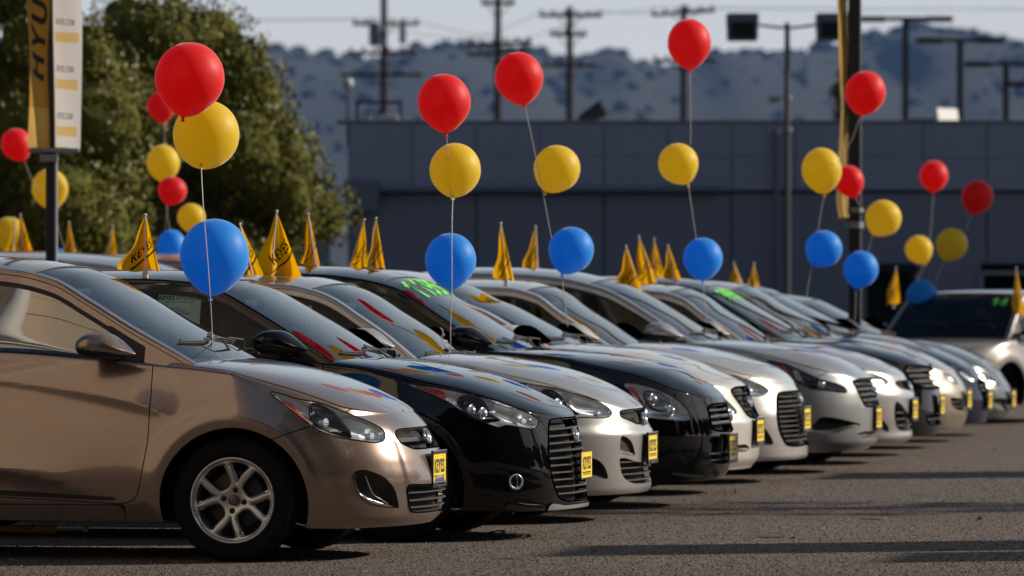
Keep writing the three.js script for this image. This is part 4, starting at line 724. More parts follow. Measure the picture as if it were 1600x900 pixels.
row[5] = buildCar({ ...PROFILE[5], step: 0.02, paint: pearl,
  features: [
    { kind: 'lamp', pts: O[5].lamp, depth: 0.04, mat: M.reflector, trim: true },
    { kind: 'grille', name: 'front_grille', middle: true, pts: O[5].grille, trim: 0.010, depth: 0.05, slatMat: M.chrome, slats: slats([0.655, 0.62, 0.585, 0.55], { h: 0.010, d: 0.03 }) },
    { kind: 'recess', name: 'bumper_recess', middle: true, pts: O[5].lower, depth: 0.05 },
  ], plate: [0.025, 0.41, 0], emblem: [-0.05, 0.60, 0.3, 1.1] },
  'white_sedan', 'pearl white sedan with a chrome grille next to the black sedan', 'car', GROUP);
row[6] = buildCar({ ...PROFILE[6], step: 0.02, paint: paleSilver,
  features: [
    { kind: 'lamp', pts: O[6].lamp, depth: 0.05, trim: true, inside: [{ name: 'turn_reflector', pts: O[6].tip, mat: M.frosted, deep: 0.008 }], bulbs: [{ kind: 'eye', at: [-0.42, 0.655], r: 0.028 }] },
    { kind: 'grille', name: 'front_grille', middle: true, pts: O[6].grille, trim: 0.010, trimMat: paleSilver, depth: 0.06, slats: slats([0.60, 0.567, 0.534, 0.50, 0.466, 0.432, 0.398, 0.364, 0.33, 0.296], { h: 0.010, d: 0.03 }) },
    { kind: 'recess', name: 'fog_recess', pts: O[6].fog, depth: 0.05 },
  ], plate: [0.02, 0.44, 0], emblem: [-0.035, 0.585, 0.3, 1.1] },
  'pale_silver_hatchback', 'pale silver hatchback with a large six sided slatted grille', 'car', GROUP);
row[7] = buildCar({ ...PROFILE[7], step: 0.021, paint: greySilver,
  features: [
    { kind: 'lamp', pts: O[7].lamp, depth: 0.05, trim: true, mat: M.gloss, inside: [{ name: 'amber_marker', pts: O[7].marker, mat: M.amber, proud: 0.004 }, { name: 'turn_reflector', pts: O[7].blade, mat: M.reflector }], bulbs: [{ kind: 'eye', at: [-0.46, 0.655], r: 0.028 }] },
    { kind: 'grille', name: 'front_grille', middle: true, pts: O[7].grille, trim: 0.008, depth: 0.05, slatMat: M.chrome, slats: slats([0.655, 0.615, 0.575, 0.535], { h: 0.016, d: 0.03 }) },
    { kind: 'recess', name: 'fog_recess', pts: O[7].fog, soft: 1, depth: 0.06 },
    { kind: 'recess', name: 'lower_intake', middle: true, pts: O[7].lower, depth: 0.04 },
  ], plate: [0.02, 0.40, 0], emblem: [-0.008, 0.595, 0.2, 1.1] },
  'silver_sedan', 'grey silver sedan with an orange side marker and black fog lamp recess', 'car', GROUP);
row[8] = buildCar({ ...PROFILE[8], step: 0.023, paint: silver,
  features: [
    { kind: 'lamp', pts: O[8].lamp, depth: 0.05, trim: true, inside: [{ name: 'turn_reflector', pts: O[8].tip, mat: M.frosted }] },
    { kind: 'grille', name: 'upper_grille', middle: true, pts: O[8].grille, trim: 0.005, depth: 0.05, slats: [] },
    { kind: 'grille', name: 'lower_grille', middle: true, pts: O[8].lower, trim: 0.005, depth: 0.06, slats: slats([0.40, 0.35, 0.30], { h: 0.012, d: 0.03 }) },
    { kind: 'recess', name: 'fog_recess', pts: O[8].fog, depth: 0.04 },
  ], plate: [0.025, 0.42, 0], emblem: [-0.02, 0.60, 0.3, 1.1] },
  'small_silver_hatchback', 'silver hatchback with a wide dark mouth behind the grey silver sedan', 'car', GROUP);
row[9] = buildCar({ ...PROFILE[9], step: 0.026, paint: charcoal,
  features: [
    { kind: 'grille', name: 'front_grille', middle: true, pts: O[9].grille, trim: 0.012, depth: 0.05, slatMat: M.chrome, slats: slats([0.70, 0.655, 0.61, 0.57], { h: 0.016, d: 0.03 }) },
    { kind: 'grille', name: 'lower_grille', middle: true, pts: O[9].lower, trim: 0.008, depth: 0.05, slatMat: M.chrome, slats: slats([0.30], { h: 0.012, d: 0.03 }) },
  ], plate: [0.03, 0.41, 0] },
  'charcoal_sedan', 'charcoal sedan with a bright chrome barred grille', 'car', GROUP);
row[10] = buildCar({ ...PROFILE[10], step: 0.026, paint: tan,
  features: [
    { kind: 'lamp', pts: O[10].lamp, depth: 0.04, mat: M.reflector, trim: true },
    { kind: 'grille', name: 'lower_grille', middle: true, pts: O[10].lower, depth: 0.05, slats: slats([0.40, 0.36], { h: 0.012, d: 0.03 }) },
  ], plate: [0.03, 0.42, 0] },
  'tan_sedan', 'tan sedan between the charcoal sedan and a navy car', 'car', GROUP);
row[11] = buildCar({ ...PROFILE[11], step: 0.026, paint: navy,
  features: [
    { kind: 'lamp', pts: O[11].lamp, depth: 0.04, mat: M.reflector, trim: true },
    { kind: 'grille', name: 'front_grille', middle: true, pts: O[11].grille, trim: 0.010, depth: 0.05, slatMat: M.chrome, slats: slats([0.50, 0.46], { h: 0.016, d: 0.03 }) },
  ], plate: [0.03, 0.37, 0] },
  'navy_sedan', 'dark navy sedan next to last in the row of parked cars', 'car', GROUP);
row[12] = buildCar({ ...PROFILE[12], step: 0.026, paint: midGrey,
  features: [
    { kind: 'lamp', pts: O[12].lamp, depth: 0.04, mat: M.reflector, trim: true },
    { kind: 'recess', name: 'bumper_recess', middle: true, pts: O[12].lower, depth: 0.05 },
  ], plate: [0.03, 0.34, 0] },
  'low_grey_sedan', 'low dark grey sedan at the far end of the row of parked cars', 'car', GROUP);
// ---------------------------------------------------------------- ground
const asphaltMap = noiseTexture(1024, (u, v) => { const g = tileNoise(u, v, 300, 1) * 0.5 + tileNoise(u, v, 150, 5) * 0.35, m = tileNoise(u, v, 14, 9) * 0.18 + tileNoise(u, v, 45, 2) * 0.14; const h = tileNoise(u, v, 170, 3); const k = 0.335 + g * 0.30 + h * 0.34 + m * 0.26 + (h > 0.22 ? 0.10 : 0) + (rnd() < 0.02 ? 0.22 : 0) + (rnd() - 0.5) * 0.18; return [k * 1.04, k * 0.99, k * 0.945]; }, true);
const asphaltBump = noiseTexture(1024, (u, v) => [0.5 + tileNoise(u, v, 300, 1) * 0.5 + (rnd() - 0.5) * 0.5]);
for (const t of [asphaltMap, asphaltBump]) t.repeat.set(1, 1);
const asphalt = std({ name: 'asphalt', color: lin(0.88, 0.76, 0.68), map: asphaltMap, bumpMap: asphaltBump, bumpScale: 0.010, roughness: 0.88 });
{
  const g = new THREE.PlaneGeometry(5000, 5000, 1, 1).rotateX(-Math.PI / 2), uv = g.attributes.uv; for (let i = 0; i < uv.count; i++) uv.setXY(i, uv.getX(i) * 5000 / 2.2, uv.getY(i) * 5000 / 2.2);
  struct('ground', g, asphalt);
}
// a few repaired and oil-stained patches of the asphalt, each a thin sheet with a ragged outline
{
  const stain = std({ name: 'oil_stain', color: lin(0.045, 0.040, 0.036), roughness: 0.8 }), shapes = [];
  const blot = (x, z, rx, rz) => { const s = new THREE.Shape(); for (let k = 0; k <= 26; k++) { const a = k / 26 * Math.PI * 2, r = 1 + 0.55 * fbm(Math.cos(a) * 1.7 + x, Math.sin(a) * 1.7 + z, 4.4, 3); k ? s.lineTo(Math.cos(a) * r * rx, Math.sin(a) * r * rz) : s.moveTo(Math.cos(a) * r * rx, Math.sin(a) * r * rz); } shapes.push(new THREE.ShapeGeometry(s).rotateX(-Math.PI / 2).translate(x, 0.004, z)); };
  for (let k = 0; k < 22; k++) { const p = place((rnd() - 0.25) * 4.2, 26.3 + rnd() * 20); const r = 0.02 + rnd() * rnd() * 0.10; blot(p.x, p.z, r * 1.5, r * (0.8 + rnd())); }
  const m = struct('asphalt_stains', merge(shapes), stain, 'stuff');
}
// the stones that stand out of the worn asphalt in the foreground
{
  const tones = [0.075, 0.09, 0.11, 0.14, 0.19], g = new THREE.OctahedronGeometry(1, 0), n = 50000, im = new THREE.InstancedMesh(g, std({ name: 'aggregate', color: lin(1, 0.90, 0.82), roughness: 0.8 }), n), mx = new THREE.Matrix4(), q = new THREE.Quaternion(), e = new THREE.Euler(), col = new THREE.Color();
  for (let i = 0; i < n; i++) { const d = 25.6 + Math.pow(rnd(), 1.6) * 17, p = place(lerp(-0.095, 0.095, rnd()) * d, d), s = 0.0020 + rnd() * rnd() * 0.0040; e.set(rnd() * 6, rnd() * 6, rnd() * 6); im.setMatrixAt(i, mx.compose(V(p.x, s * 0.25, p.z), q.setFromEuler(e), V(s * 1.4, s * 0.9, s * 1.2))); const k = tones[Math.floor(Math.pow(rnd(), 1.5) * 5)]; im.setColorAt(i, col.setRGB(k, k, k)); }
  im.name = 'asphalt_aggregate'; im.userData.kind = 'stuff'; im.castShadow = im.receiveShadow = true; scene.add(im);
}
// ---------------------------------------------------------------- the long metal-clad building
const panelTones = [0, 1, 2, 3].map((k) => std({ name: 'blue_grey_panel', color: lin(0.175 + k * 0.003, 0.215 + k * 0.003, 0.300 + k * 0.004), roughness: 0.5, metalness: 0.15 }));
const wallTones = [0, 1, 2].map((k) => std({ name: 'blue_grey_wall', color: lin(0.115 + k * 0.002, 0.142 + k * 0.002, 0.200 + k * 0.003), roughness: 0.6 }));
const trimDark = std({ name: 'dark_trim', color: lin(0.085, 0.105, 0.148), roughness: 0.6 }), steel = std({ name: 'galvanised_steel', color: lin(0.24, 0.25, 0.27), metalness: 0.5, roughness: 0.5 });
{
  const D = 90, b = thing('metal_clad_building', 'long low blue grey metal clad building behind the cars', 'building', place(0, D).toArray(), TURN);
  // the building's own axes: x along the wall to the right, z towards the lot
  const slab = (x0, x1, y0, y1, z0, z1) => box(x1 - x0, y1 - y0, z1 - z0, (x0 + x1) / 2, (y0 + y1) / 2, (z0 + z1) / 2);
  const core = [slab(-2.62, 5.6, 0, 4.08, -8, -0.12), slab(5.6, 16, 1.87, 4.08, -8, -0.12), slab(5.6, 16, 0, 1.87, -8, -0.65), slab(6.44, 7.5, 0, 1.87, -0.65, -0.12), slab(8.47, 16, 0, 1.87, -0.65, -0.12), slab(5.6, 5.68, 0, 1.87, -0.65, -0.12), slab(7.5, 8.47, 0, 1.0, -0.65, -0.12)];
  part('wall', merge(core), trimDark, b);
  const pw = 1.02, gA = rbox(pw - 0.014, 0.524, 0.06, 0.006), gB = rbox(pw - 0.014, 0.528, 0.06, 0.006);
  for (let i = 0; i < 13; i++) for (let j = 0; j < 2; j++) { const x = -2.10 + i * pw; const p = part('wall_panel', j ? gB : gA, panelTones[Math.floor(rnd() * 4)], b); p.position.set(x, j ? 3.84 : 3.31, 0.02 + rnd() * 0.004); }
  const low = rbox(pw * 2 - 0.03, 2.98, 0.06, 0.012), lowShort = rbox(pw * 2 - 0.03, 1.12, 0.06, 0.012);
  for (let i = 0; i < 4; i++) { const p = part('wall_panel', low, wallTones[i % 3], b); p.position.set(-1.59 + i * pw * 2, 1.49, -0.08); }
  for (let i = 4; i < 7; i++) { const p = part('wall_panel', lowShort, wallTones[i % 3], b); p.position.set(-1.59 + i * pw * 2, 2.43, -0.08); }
  { const p = part('wall_panel', rbox(1.05, 1.9, 0.06, 0.012), wallTones[1], b); p.position.set(6.97, 0.93, -0.08); }
  part('parapet_cap', rbox(14.2, 0.06, 0.25, 0.015, 4.3, 4.13, -0.06), trimDark, b);
  part('ledge', merge([rbox(5.75, 0.08, 0.30, 0.02, 0.47, 3.05, 0.08), rbox(0.55, 0.50, 0.5, 0.02, -2.40, 2.95, 0.1)]), trimDark, b);
  part('downpipe', merge([tube([[4.22, 4.0, 0.14], [4.22, 2, 0.14], [4.22, 0, 0.14]], 0.05, 8, 10)]), trimDark, b);
  // a dark loading doorway and a framed window low on the right
  part('doorway', merge([box(0.70, 1.72, 0.05, 6.05, 0.88, -0.6), box(0.9, 0.09, 0.2, 6.05, 1.78, -0.1)]), M.dark, b);
  const w = part('window', box(0.90, 0.66, 0.05, 7.98, 1.36, -0.30), M.dark, b), fr = std({ name: 'grey_window_frame', color: lin(0.16, 0.18, 0.21), roughness: 0.5 });
  part('window_frame', merge([box(1.0, 0.06, 0.14, 7.98, 1.72, -0.05), box(0.06, 0.74, 0.14, 7.50, 1.35, -0.05), box(0.06, 0.74, 0.14, 8.46, 1.35, -0.05), box(1.0, 0.06, 0.14, 7.98, 1.0, -0.05)]), fr, w);
  part('window_pane', box(0.9, 0.66, 0.012, 7.98, 1.36, -0.12), M.tint, w);
  part('low_wing', rbox(2.2, 2.3, 0.2, 0.02, -4.0, 1.15, 0.3), wallTones[0], b);
}
// ---------------------------------------------------------------- hills far behind
const hillMat = std({ name: 'dry_scrub_hill', roughness: 1, map: noiseTexture(512, (u, v) => { const k = tileNoise(u, v, 30, 3) + tileNoise(u, v, 90, 8) * 0.7, d = tileNoise(u, v, 9, 4); const g = 0.36 + k * 0.08 + d * 0.06; return [g * 0.98, g * 1.0, g * 0.86]; }, true), color: lin(0.17, 0.20, 0.21) });
{
  const ridge = curve([[-130, 60], [-60, 66], [-48, 64], [-38, 63], [-25, 65], [-10, 66.5], [5, 65.5], [14, 62.5], [24, 65], [32, 62], [40, 61], [50, 64.5], [62, 65], [78, 65], [86, 66], [93, 69.5], [100, 71], [112, 71], [120, 68.5], [130, 66], [200, 60]]);
  const FAR = 2.8, NX = 150, NZ = 24, g = new THREE.PlaneGeometry(1, 1, NX, NZ), p = g.attributes.position, uv = g.attributes.uv;
  for (let j = 0; j <= NZ; j++) for (let i = 0; i <= NX; i++) {
    const a = lerp(-170, 230, i / NX), t = j / NZ, d = lerp(1500, 760, t), h = ridge(a) * Math.pow(smooth(1 - t, 0, 1), 0.8) + fbm(a * 0.03, d * 0.008, 1, 4) * 6 * Math.sin(Math.min(1, t * 1.6) * Math.PI), q = place(a * FAR, d * FAR, t >= 1 ? -3 : h * FAR);
    const k = j * (NX + 1) + i; p.setXYZ(k, q.x, q.y, q.z); uv.setXY(k, a / 60, d / 90);
  }
  g.computeVertexNormals(); struct('hills', g, hillMat);
  // bushes and small trees along and below the ridge, too far to tell apart
  const leafy = new THREE.IcosahedronGeometry(1, 2), lp = leafy.attributes.position; for (let i = 0; i < lp.count; i++) { const v = V(lp.getX(i), lp.getY(i), lp.getZ(i)), k = 1 + 0.45 * fbm(v.x * 1.8, v.y * 1.8, v.z * 1.8, 3); lp.setXYZ(i, v.x * k, v.y * k, v.z * k); } leafy.computeVertexNormals();
  const list = []; for (let i = 0; i < 1500; i++) { const a = lerp(-140, 210, rnd()), t = i < 420 ? rnd() * 0.03 : Math.pow(rnd(), 1.3) * 0.9, d = lerp(1500, 760, t), h = ridge(a) * Math.pow(smooth(1 - t, 0, 1), 0.8) + fbm(a * 0.03, d * 0.008, 1, 4) * 6 * Math.sin(Math.min(1, t * 1.6) * Math.PI), s = (0.5 + rnd() * 1.1) * (rnd() < 0.08 && i < 420 ? 2.0 : 1); list.push([place(a * FAR, d * FAR, (h + s * 0.3) * FAR), FAR * s * (0.8 + rnd() * 0.8), FAR * s * (0.6 + rnd() * 0.6)]); }
  const im = new THREE.InstancedMesh(leafy, std({ name: 'hill_scrub', color: lin(0.024, 0.029, 0.026), roughness: 1 }), list.length), mx = new THREE.Matrix4();
  list.forEach(([q, sx, sy], i) => im.setMatrixAt(i, mx.compose(q, new THREE.Quaternion().setFromAxisAngle(V(0, 1, 0), rnd() * 6), V(sx, sy, sx)))); im.name = 'hill_scrub'; im.userData.kind = 'stuff'; im.castShadow = true; scene.add(im);
}
// ---------------------------------------------------------------- trees
const leafShape = (() => { const s = new THREE.Shape(); s.moveTo(0, 0); s.quadraticCurveTo(0.34, 0.42, 0, 1); s.quadraticCurveTo(-0.34, 0.42, 0, 0); const g = new THREE.ShapeGeometry(s, 2), p = g.attributes.position; for (let i = 0; i < p.count; i++) p.setZ(i, Math.abs(p.getX(i)) * 0.5 - p.getY(i) * p.getY(i) * 0.18); g.computeVertexNormals(); return g; })();
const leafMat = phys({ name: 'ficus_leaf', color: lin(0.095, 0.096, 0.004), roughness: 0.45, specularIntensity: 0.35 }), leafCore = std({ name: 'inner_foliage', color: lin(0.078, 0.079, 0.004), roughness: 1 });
const bark = std({ name: 'bark', color: lin(0.07, 0.055, 0.042), roughness: 0.95, bumpMap: noiseTexture(128, (u, v) => [0.5 + tileNoise(u, v, 20, 1) * 0.5]), bumpScale: 0.02 });
function leafyTree(name, label, base, clumps, count, size, core = true) {
  const t = thing(name, label, 'tree', base, 0), top = clumps.reduce((m, c) => Math.max(m, c[1]), 0);
  part('trunk', merge([new THREE.CylinderGeometry(0.16, 0.26, 1.5, 12).translate(0, 0.72, 0)]), bark, t);
  part('limb', merge(clumps.filter((_, i) => i % 2 === 0).map((c) => tube([[0, 1.3, 0], [c[0] * 0.4, lerp(1.4, c[1], 0.55), c[2] * 0.4], [c[0], c[1], c[2]]], 0.05, 10, 6))), bark, t);
  const total = clumps.reduce((s, c) => s + c[3] * c[3], 0), m = new THREE.InstancedMesh(leafShape, leafMat, count), mx = new THREE.Matrix4(), q = new THREE.Quaternion(), e = new THREE.Euler(), col = new THREE.Color(); let n = 0;
  for (const c of clumps) { const k = Math.floor(count * c[3] * c[3] / total); for (let i = 0; i < k && n < count; i++) {
    const u = rnd() * 2 - 1, a = rnd() * Math.PI * 2, w = Math.sqrt(1 - u * u), d = V(w * Math.cos(a), u, w * Math.sin(a)), bump = 1 + 0.40 * fbm(d.x * 2.4 + c[0] * 3, d.y * 2.4 + c[1] * 3, d.z * 2.4 + c[2], 3), r = c[3] * bump * (1 - 0.30 * Math.pow(rnd(), 2.5)) * (rnd() < 0.03 ? 1.12 : 1);
    e.set(rnd() * 2.2 - 0.6, Math.atan2(d.x, d.z) + (rnd() - 0.5) * 2.4, (rnd() - 0.5) * 2.6); q.setFromEuler(e); const s = size * (0.7 + rnd() * 0.6);
    m.setMatrixAt(n, mx.compose(V(c[0] + d.x * r, c[1] + d.y * r * 0.92, c[2] + d.z * r), q, V(s, s, s))); const v = 0.75 + rnd() * 0.5; m.setColorAt(n, col.setRGB(v * (0.9 + rnd() * 0.25), v, v * 0.9)); n++;
  } }
  m.count = n; m.name = 'crown'; m.castShadow = m.receiveShadow = true; m.userData.kind = 'stuff'; t.add(m);
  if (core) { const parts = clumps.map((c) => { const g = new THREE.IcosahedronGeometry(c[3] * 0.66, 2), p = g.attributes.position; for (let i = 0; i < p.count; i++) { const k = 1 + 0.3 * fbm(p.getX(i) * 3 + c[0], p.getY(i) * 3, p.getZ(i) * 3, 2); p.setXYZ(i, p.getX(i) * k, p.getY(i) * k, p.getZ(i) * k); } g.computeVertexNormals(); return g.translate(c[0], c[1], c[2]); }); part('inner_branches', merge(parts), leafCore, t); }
  return t;
}
function crownClumps(n, w, h0, h1, r, shape) { const list = []; for (let i = 0; i < n; i++) { const t = (i + rnd()) / n, y = lerp(h0, h1, t), wide = w * shape(t), a = i * 2.4 + rnd(), k = Math.sqrt(rnd()); list.push([Math.cos(a) * wide * k, y, Math.sin(a) * wide * k, r * (0.55 + rnd() * 0.75) * (0.7 + 0.3 * shape(t))]); } return list; }
const oval = (t) => Math.sqrt(Math.max(0.06, 1 - Math.pow(2 * t - 0.78, 2) / 1.55));
leafyTree('ficus_tree', 'dense dark green tree behind the tall banner at the left edge', place(-5.5, 62).toArray(), crownClumps(46, 1.45, 0.9, 4.9, 0.60, oval), 42000, 0.085);
leafyTree('ficus_tree', 'dense green tree with sunlit right side left of the building', place(-3.72, 65).toArray(), [...crownClumps(54, 1.62, 0.8, 4.15, 0.58, (t) => Math.sqrt(Math.max(0.12, 1 - Math.pow(2 * t - 0.7, 2) / 1.8))), [0.1, 4.2, 0, 0.45], [-0.5, 4.3, 0.2, 0.5], [0.75, 3.6, 0, 0.5], [1.1, 3.0, 0.1, 0.45], [1.25, 2.3, 0.1, 0.45]], 52000, 0.085);
leafyTree('ficus_tree', 'tallest dark tree in the gap between the two dense trees', place(-4.6, 70).toArray(), crownClumps(40, 1.5, 1.2, 4.9, 0.66, oval), 32000, 0.085);
// across the lot behind the camera: the buildings and trees that the near flanks and windows mirror
{
  const stucco = std({ name: 'beige_stucco', color: lin(0.82, 0.66, 0.49), roughness: 0.9 }), white = std({ name: 'white_downpipe', color: lin(0.75, 0.73, 0.70), roughness: 0.6 });
  const t = thing('beige_shop_building', 'low beige shop building across the lot behind the camera', 'building', [-50, 0, 16]);
  part('wall', box(60, 4.4, 10, 0, 2.2, 5.2), stucco, t); part('parapet', box(60.4, 0.4, 0.5, 0, 4.5, 0.1), trimDark, t);
  const g = box(2.6, 2.5, 0.1); for (let k = 0; k < 8; k++) part('shop_window', g, M.gloss, t).position.set(-26 + k * 7.2, 1.45, 0.18);
  const o = thing('beige_office_building', 'tall beige clapboard building behind the camera with white downpipes', 'building', [-18.4, 0, -8]);
  part('wall', box(15, 31, 9, 0, 15.5, 4.7), stucco, o); const plank = rbox(15.1, 1.10, 0.10, 0.02); for (let k = 0; k < 27; k++) part('wall_plank', plank, stucco, o).position.set(0, 0.6 + k * 1.13, 0.16 + (k % 2) * 0.02);
  for (const x of [3.3, 4.0]) part('downpipe', new THREE.CylinderGeometry(0.16, 0.16, 31, 10).translate(x, 15.5, -0.1), white, o);
  for (const [x, y] of [[4.9, 21.0]]) { const w = part('window', box(0.8, 0.6, 0.1, x, y, 0.05), M.gloss, o); part('window_frame', merge([box(1.0, 0.1, 0.16, x, y + 0.35, 0.02), box(1.0, 0.1, 0.16, x, y - 0.35, 0.02), box(0.1, 0.6, 0.16, x - 0.45, y, 0.02), box(0.1, 0.6, 0.16, x + 0.45, y, 0.02)]), white, w); }
  const navyWall = std({ name: 'navy_cladding', color: lin(0.022, 0.026, 0.036), roughness: 0.7 }), n = thing('navy_office_building', 'tall dark navy building standing to the right of the camera', 'building', [24, 0, 0]);
  part('wall', box(30, 22, 26, 0, 11, 0), navyWall, n); for (let k = 0; k < 6; k++) part('window_band', box(30.1, 1.5, 26.1, 0, 2.6 + k * 3.4, 0), M.gloss, n);
  part('annex', box(24, 12, 16, 3, 6, -21.1), navyWall, n);
  const words = ['first', 'second', 'third', 'fourth', 'fifth', 'sixth', 'seventh', 'eighth', 'ninth', 'tenth'];
  for (let k = 0; k < 6; k++) leafyTree('dark_street_tree', `dark street tree behind the camera, ${words[k]} from the tall beige building`, [-11 + k * 7.0 + rnd() * 2, 0, 9 + rnd() * 3], crownClumps(16, 3.4, 2.6, 10 + rnd() * 3, 2.4, oval), 900, 0.5).userData.group = 'street trees behind the camera';
  for (let k = 0; k < 10; k++) leafyTree('dark_street_tree', `dark street tree along the right side of the lot, ${words[k]} from the camera`, [30 + rnd() * 4, 0, -2 - k * 7.6 + rnd() * 2], crownClumps(16, 3.6, 2.2, 9 + rnd() * 2.5, 2.4, oval), 900, 0.5).userData.group = 'street trees along the right side of the lot';
}
// ---------------------------------------------------------------- utility poles, lot lights and rooftop things behind the wall
const creosote = std({ name: 'creosoted_wood', color: lin(0.024, 0.019, 0.016), roughness: 0.95 }), darkSteel = std({ name: 'dark_painted_steel', color: lin(0.018, 0.017, 0.017), roughness: 0.5, metalness: 0.3 }), canGrey = std({ name: 'transformer_grey', color: lin(0.11, 0.13, 0.16), roughness: 0.5 }), porcelain = std({ name: 'porcelain', color: lin(0.18, 0.15, 0.13), roughness: 0.3 });
function utilityPole(label, across, height, arms, cans = []) {
  const D = 200, t = thing('utility_pole', label, 'utility pole', place(across, D).toArray(), TURN, 'wooden utility poles behind the building');
  part('pole', new THREE.CylinderGeometry(0.11, 0.17, height, 12).translate(0, height / 2, 0), creosote, t);
  for (const [y, x0, x1, tilt] of arms) {
    const g = [rbox(x1 - x0, 0.12, 0.10, 0.01, (x0 + x1) / 2, 0, 0.16)], pins = []; for (let k = 0; k < 6; k++) { const x = lerp(x0 + 0.08, x1 - 0.08, k / 5); if (Math.abs(x) > 0.15) pins.push(new THREE.CylinderGeometry(0.045, 0.06, 0.15, 8).translate(x, 0.13, 0.16)); }
    const m = part('crossarm', merge(g), creosote, t); m.position.y = y; m.rotation.z = tilt ?? 0; const ins = part('insulators', merge(pins), porcelain, m);
    part('brace', merge([rod(V(-0.45, -0.03, 0.16), V(-0.08, -0.45, 0.12), 0.018), rod(V(0.45, -0.03, 0.16), V(0.08, -0.45, 0.12), 0.018)]), darkSteel, m);
  }
  for (const [x, y, r, h] of cans) part('transformer', merge([new THREE.CylinderGeometry(r, r, h, 20).translate(x, y, 0.3), new THREE.CylinderGeometry(r * 0.85, r * 1.04, 0.06, 20).translate(x, y + h / 2 + 0.03, 0.3), new THREE.CylinderGeometry(0.04, 0.05, 0.25, 8).translate(x - r * 0.4, y + h / 2 + 0.15, 0.3)]), canGrey, t);
  return t;
}
utilityPole('wooden utility pole carrying grey transformers, above the trees', -4.55, 13.2, [[11.12, -1.1, 1.25], [10.1, -1.25, 1.15], [9.32, -1.5, 1.35]], [[-0.28, 10.72, 0.24, 0.75], [0.68, 10.72, 0.12, 0.6]]);
utilityPole('utility pole with double tilted crossarms left of a red balloon', -0.5, 13.2, [[10.42, -1.1, 1.2, 0.06], [10.10, -1.1, 1.1, 0.05], [11.85, -0.6, 0.6]]);
utilityPole('utility pole between two red balloons with three crossarms', 2.05, 11.75, [[11.42, -1.08, 1.15], [10.74, -0.7, 0.6], [9.66, -0.95, 0.95]]);
utilityPole('utility pole rising behind the highest red balloon', 6.1, 11.8, [[11.52, -1.15, 1.1, 0.07], [9.82, -1.1, 1.15]]);
{ // wires between the poles
  const wires = [], at = (a, y, z = 0) => place(a, 200 + z, y); const ends = [[-60, 12.2], [-4.55, 11.3], [-0.5, 10.6], [2.05, 11.6], [6.1, 11.7], [60, 12.6]];
  for (const off of [-0.95, 0.95]) for (let i = 0; i + 1 < ends.length; i++) { const [a, ya] = ends[i], [b, yb] = ends[i + 1]; const pts = []; for (let k = 0; k <= 8; k++) { const t = k / 8; pts.push(at(lerp(a, b, t) + off, lerp(ya, yb, t) - 0.35 * 4 * t * (1 - t) * Math.min(1, (b - a) / 10), 0)); } wires.push(tube(pts, 0.011, 16, 4)); }
  tag(part(numbered('power_lines'), merge(wires), darkSteel, scene), 'thin power lines strung between the utility poles', 'power lines'); 
}
function lotLight(label, across, D, height, arm) {
  const t = thing('lot_light', label, 'street light', place(across, D).toArray(), TURN, 'dark T shaped lights behind the building');
  part('pole', rbox(0.17, height, 0.17, 0.02, 0, height / 2, 0), darkSteel, t);
  part('arm', rbox(arm * 2 - 0.9, 0.11, 0.11, 0.02, 0, height - 0.05, 0), darkSteel, t);
  for (const s of [-1, 1]) part('lamp_head', rbox(0.75, 0.15, 0.36, 0.05, s * (arm - 0.38), height - 0.06, 0), darkSteel, t);
}
lotLight('tall T shaped lot light right of the red balloon by the lamp post', 10.48, 150, 8.85, 1.27);
lotLight('middle T shaped lot light behind the white rooftop box', 11.93, 150, 8.28, 1.18);
lotLight('lowest T shaped lot light near the right edge', 13.15, 150, 7.65, 1.1);
lotLight('T shaped lot light cut by the right edge', 14.3, 150, 7.12, 1.1);
{ // the twin box floodlight in front of the wall
  const t = thing('twin_floodlight', 'tall light pole with two big box floodlights against the hill', 'light pole', place(4.30, 88).toArray(), TURN);
  part('pole', merge([new THREE.CylinderGeometry(0.042, 0.055, 5.62, 16).translate(0, 2.81, 0)]), std({ name: 'weathered_pole', color: lin(0.07, 0.072, 0.08), roughness: 0.5, metalness: 0.3 }), t);
  part('arm', merge([tube([[-0.55, 5.60, 0], [0, 5.54, 0], [0.55, 5.60, 0]], 0.022, 16, 8)]), steel, t);
  for (const s of [-1, 1]) { const h = part('floodlight_box', (() => { const q = new RoundedBoxGeometry(0.50, 0.42, 0.55, 2, 0.03); const p = q.attributes.position; for (let i = 0; i < p.count; i++) p.setX(i, p.getX(i) * (1 - (p.getY(i) < 0 ? 0.06 : 0))); return q; })(), trimDark, t); h.position.set(s > 0 ? 0.70 : -0.70, 5.55, 0); part('lamp_window', rbox(0.38, 0.25, 0.03, 0.01, 0.0, -0.05, 0.275), M.dark, h); }
  part('pole_band', merge([0, 1].map((k) => new THREE.CylinderGeometry(0.08, 0.08, 0.05, 14).translate(0, 4.45 - k * 0.5, 0))), steel, t);
  part('junction_box', rbox(0.18, 0.10, 0.1, 0.01, -0.20, 4.42, 0), steel, t);
}
const roofY = 4.14;
{ const t = thing('spot_lamp', 'tilted round floodlight on the roof edge between utility poles', 'floodlight', place(1.25, 95).toArray(), TURN);
  const h = part('lamp_can', merge([new THREE.CylinderGeometry(0.15, 0.10, 0.42, 20), new THREE.CylinderGeometry(0.07, 0.05, 0.2, 16).translate(0, -0.3, 0)]), std({ color: lin(0.03, 0.028, 0.026), roughness: 0.5 }), t); h.position.set(0.10, 4.42, 0); h.rotation.z = -1.05;
  part('lamp_glass', new THREE.CylinderGeometry(0.16, 0.16, 0.05, 20).translate(0, 0.23, 0), std({ color: lin(0.42, 0.34, 0.28), roughness: 0.4 }), h); part('stand', merge([rod(V(-0.28, 3.9, 0), V(-0.18, 4.28, 0), 0.03), box(0.2, 0.3, 0.2, -0.3, 4.05, 0)]), creosote, t); }
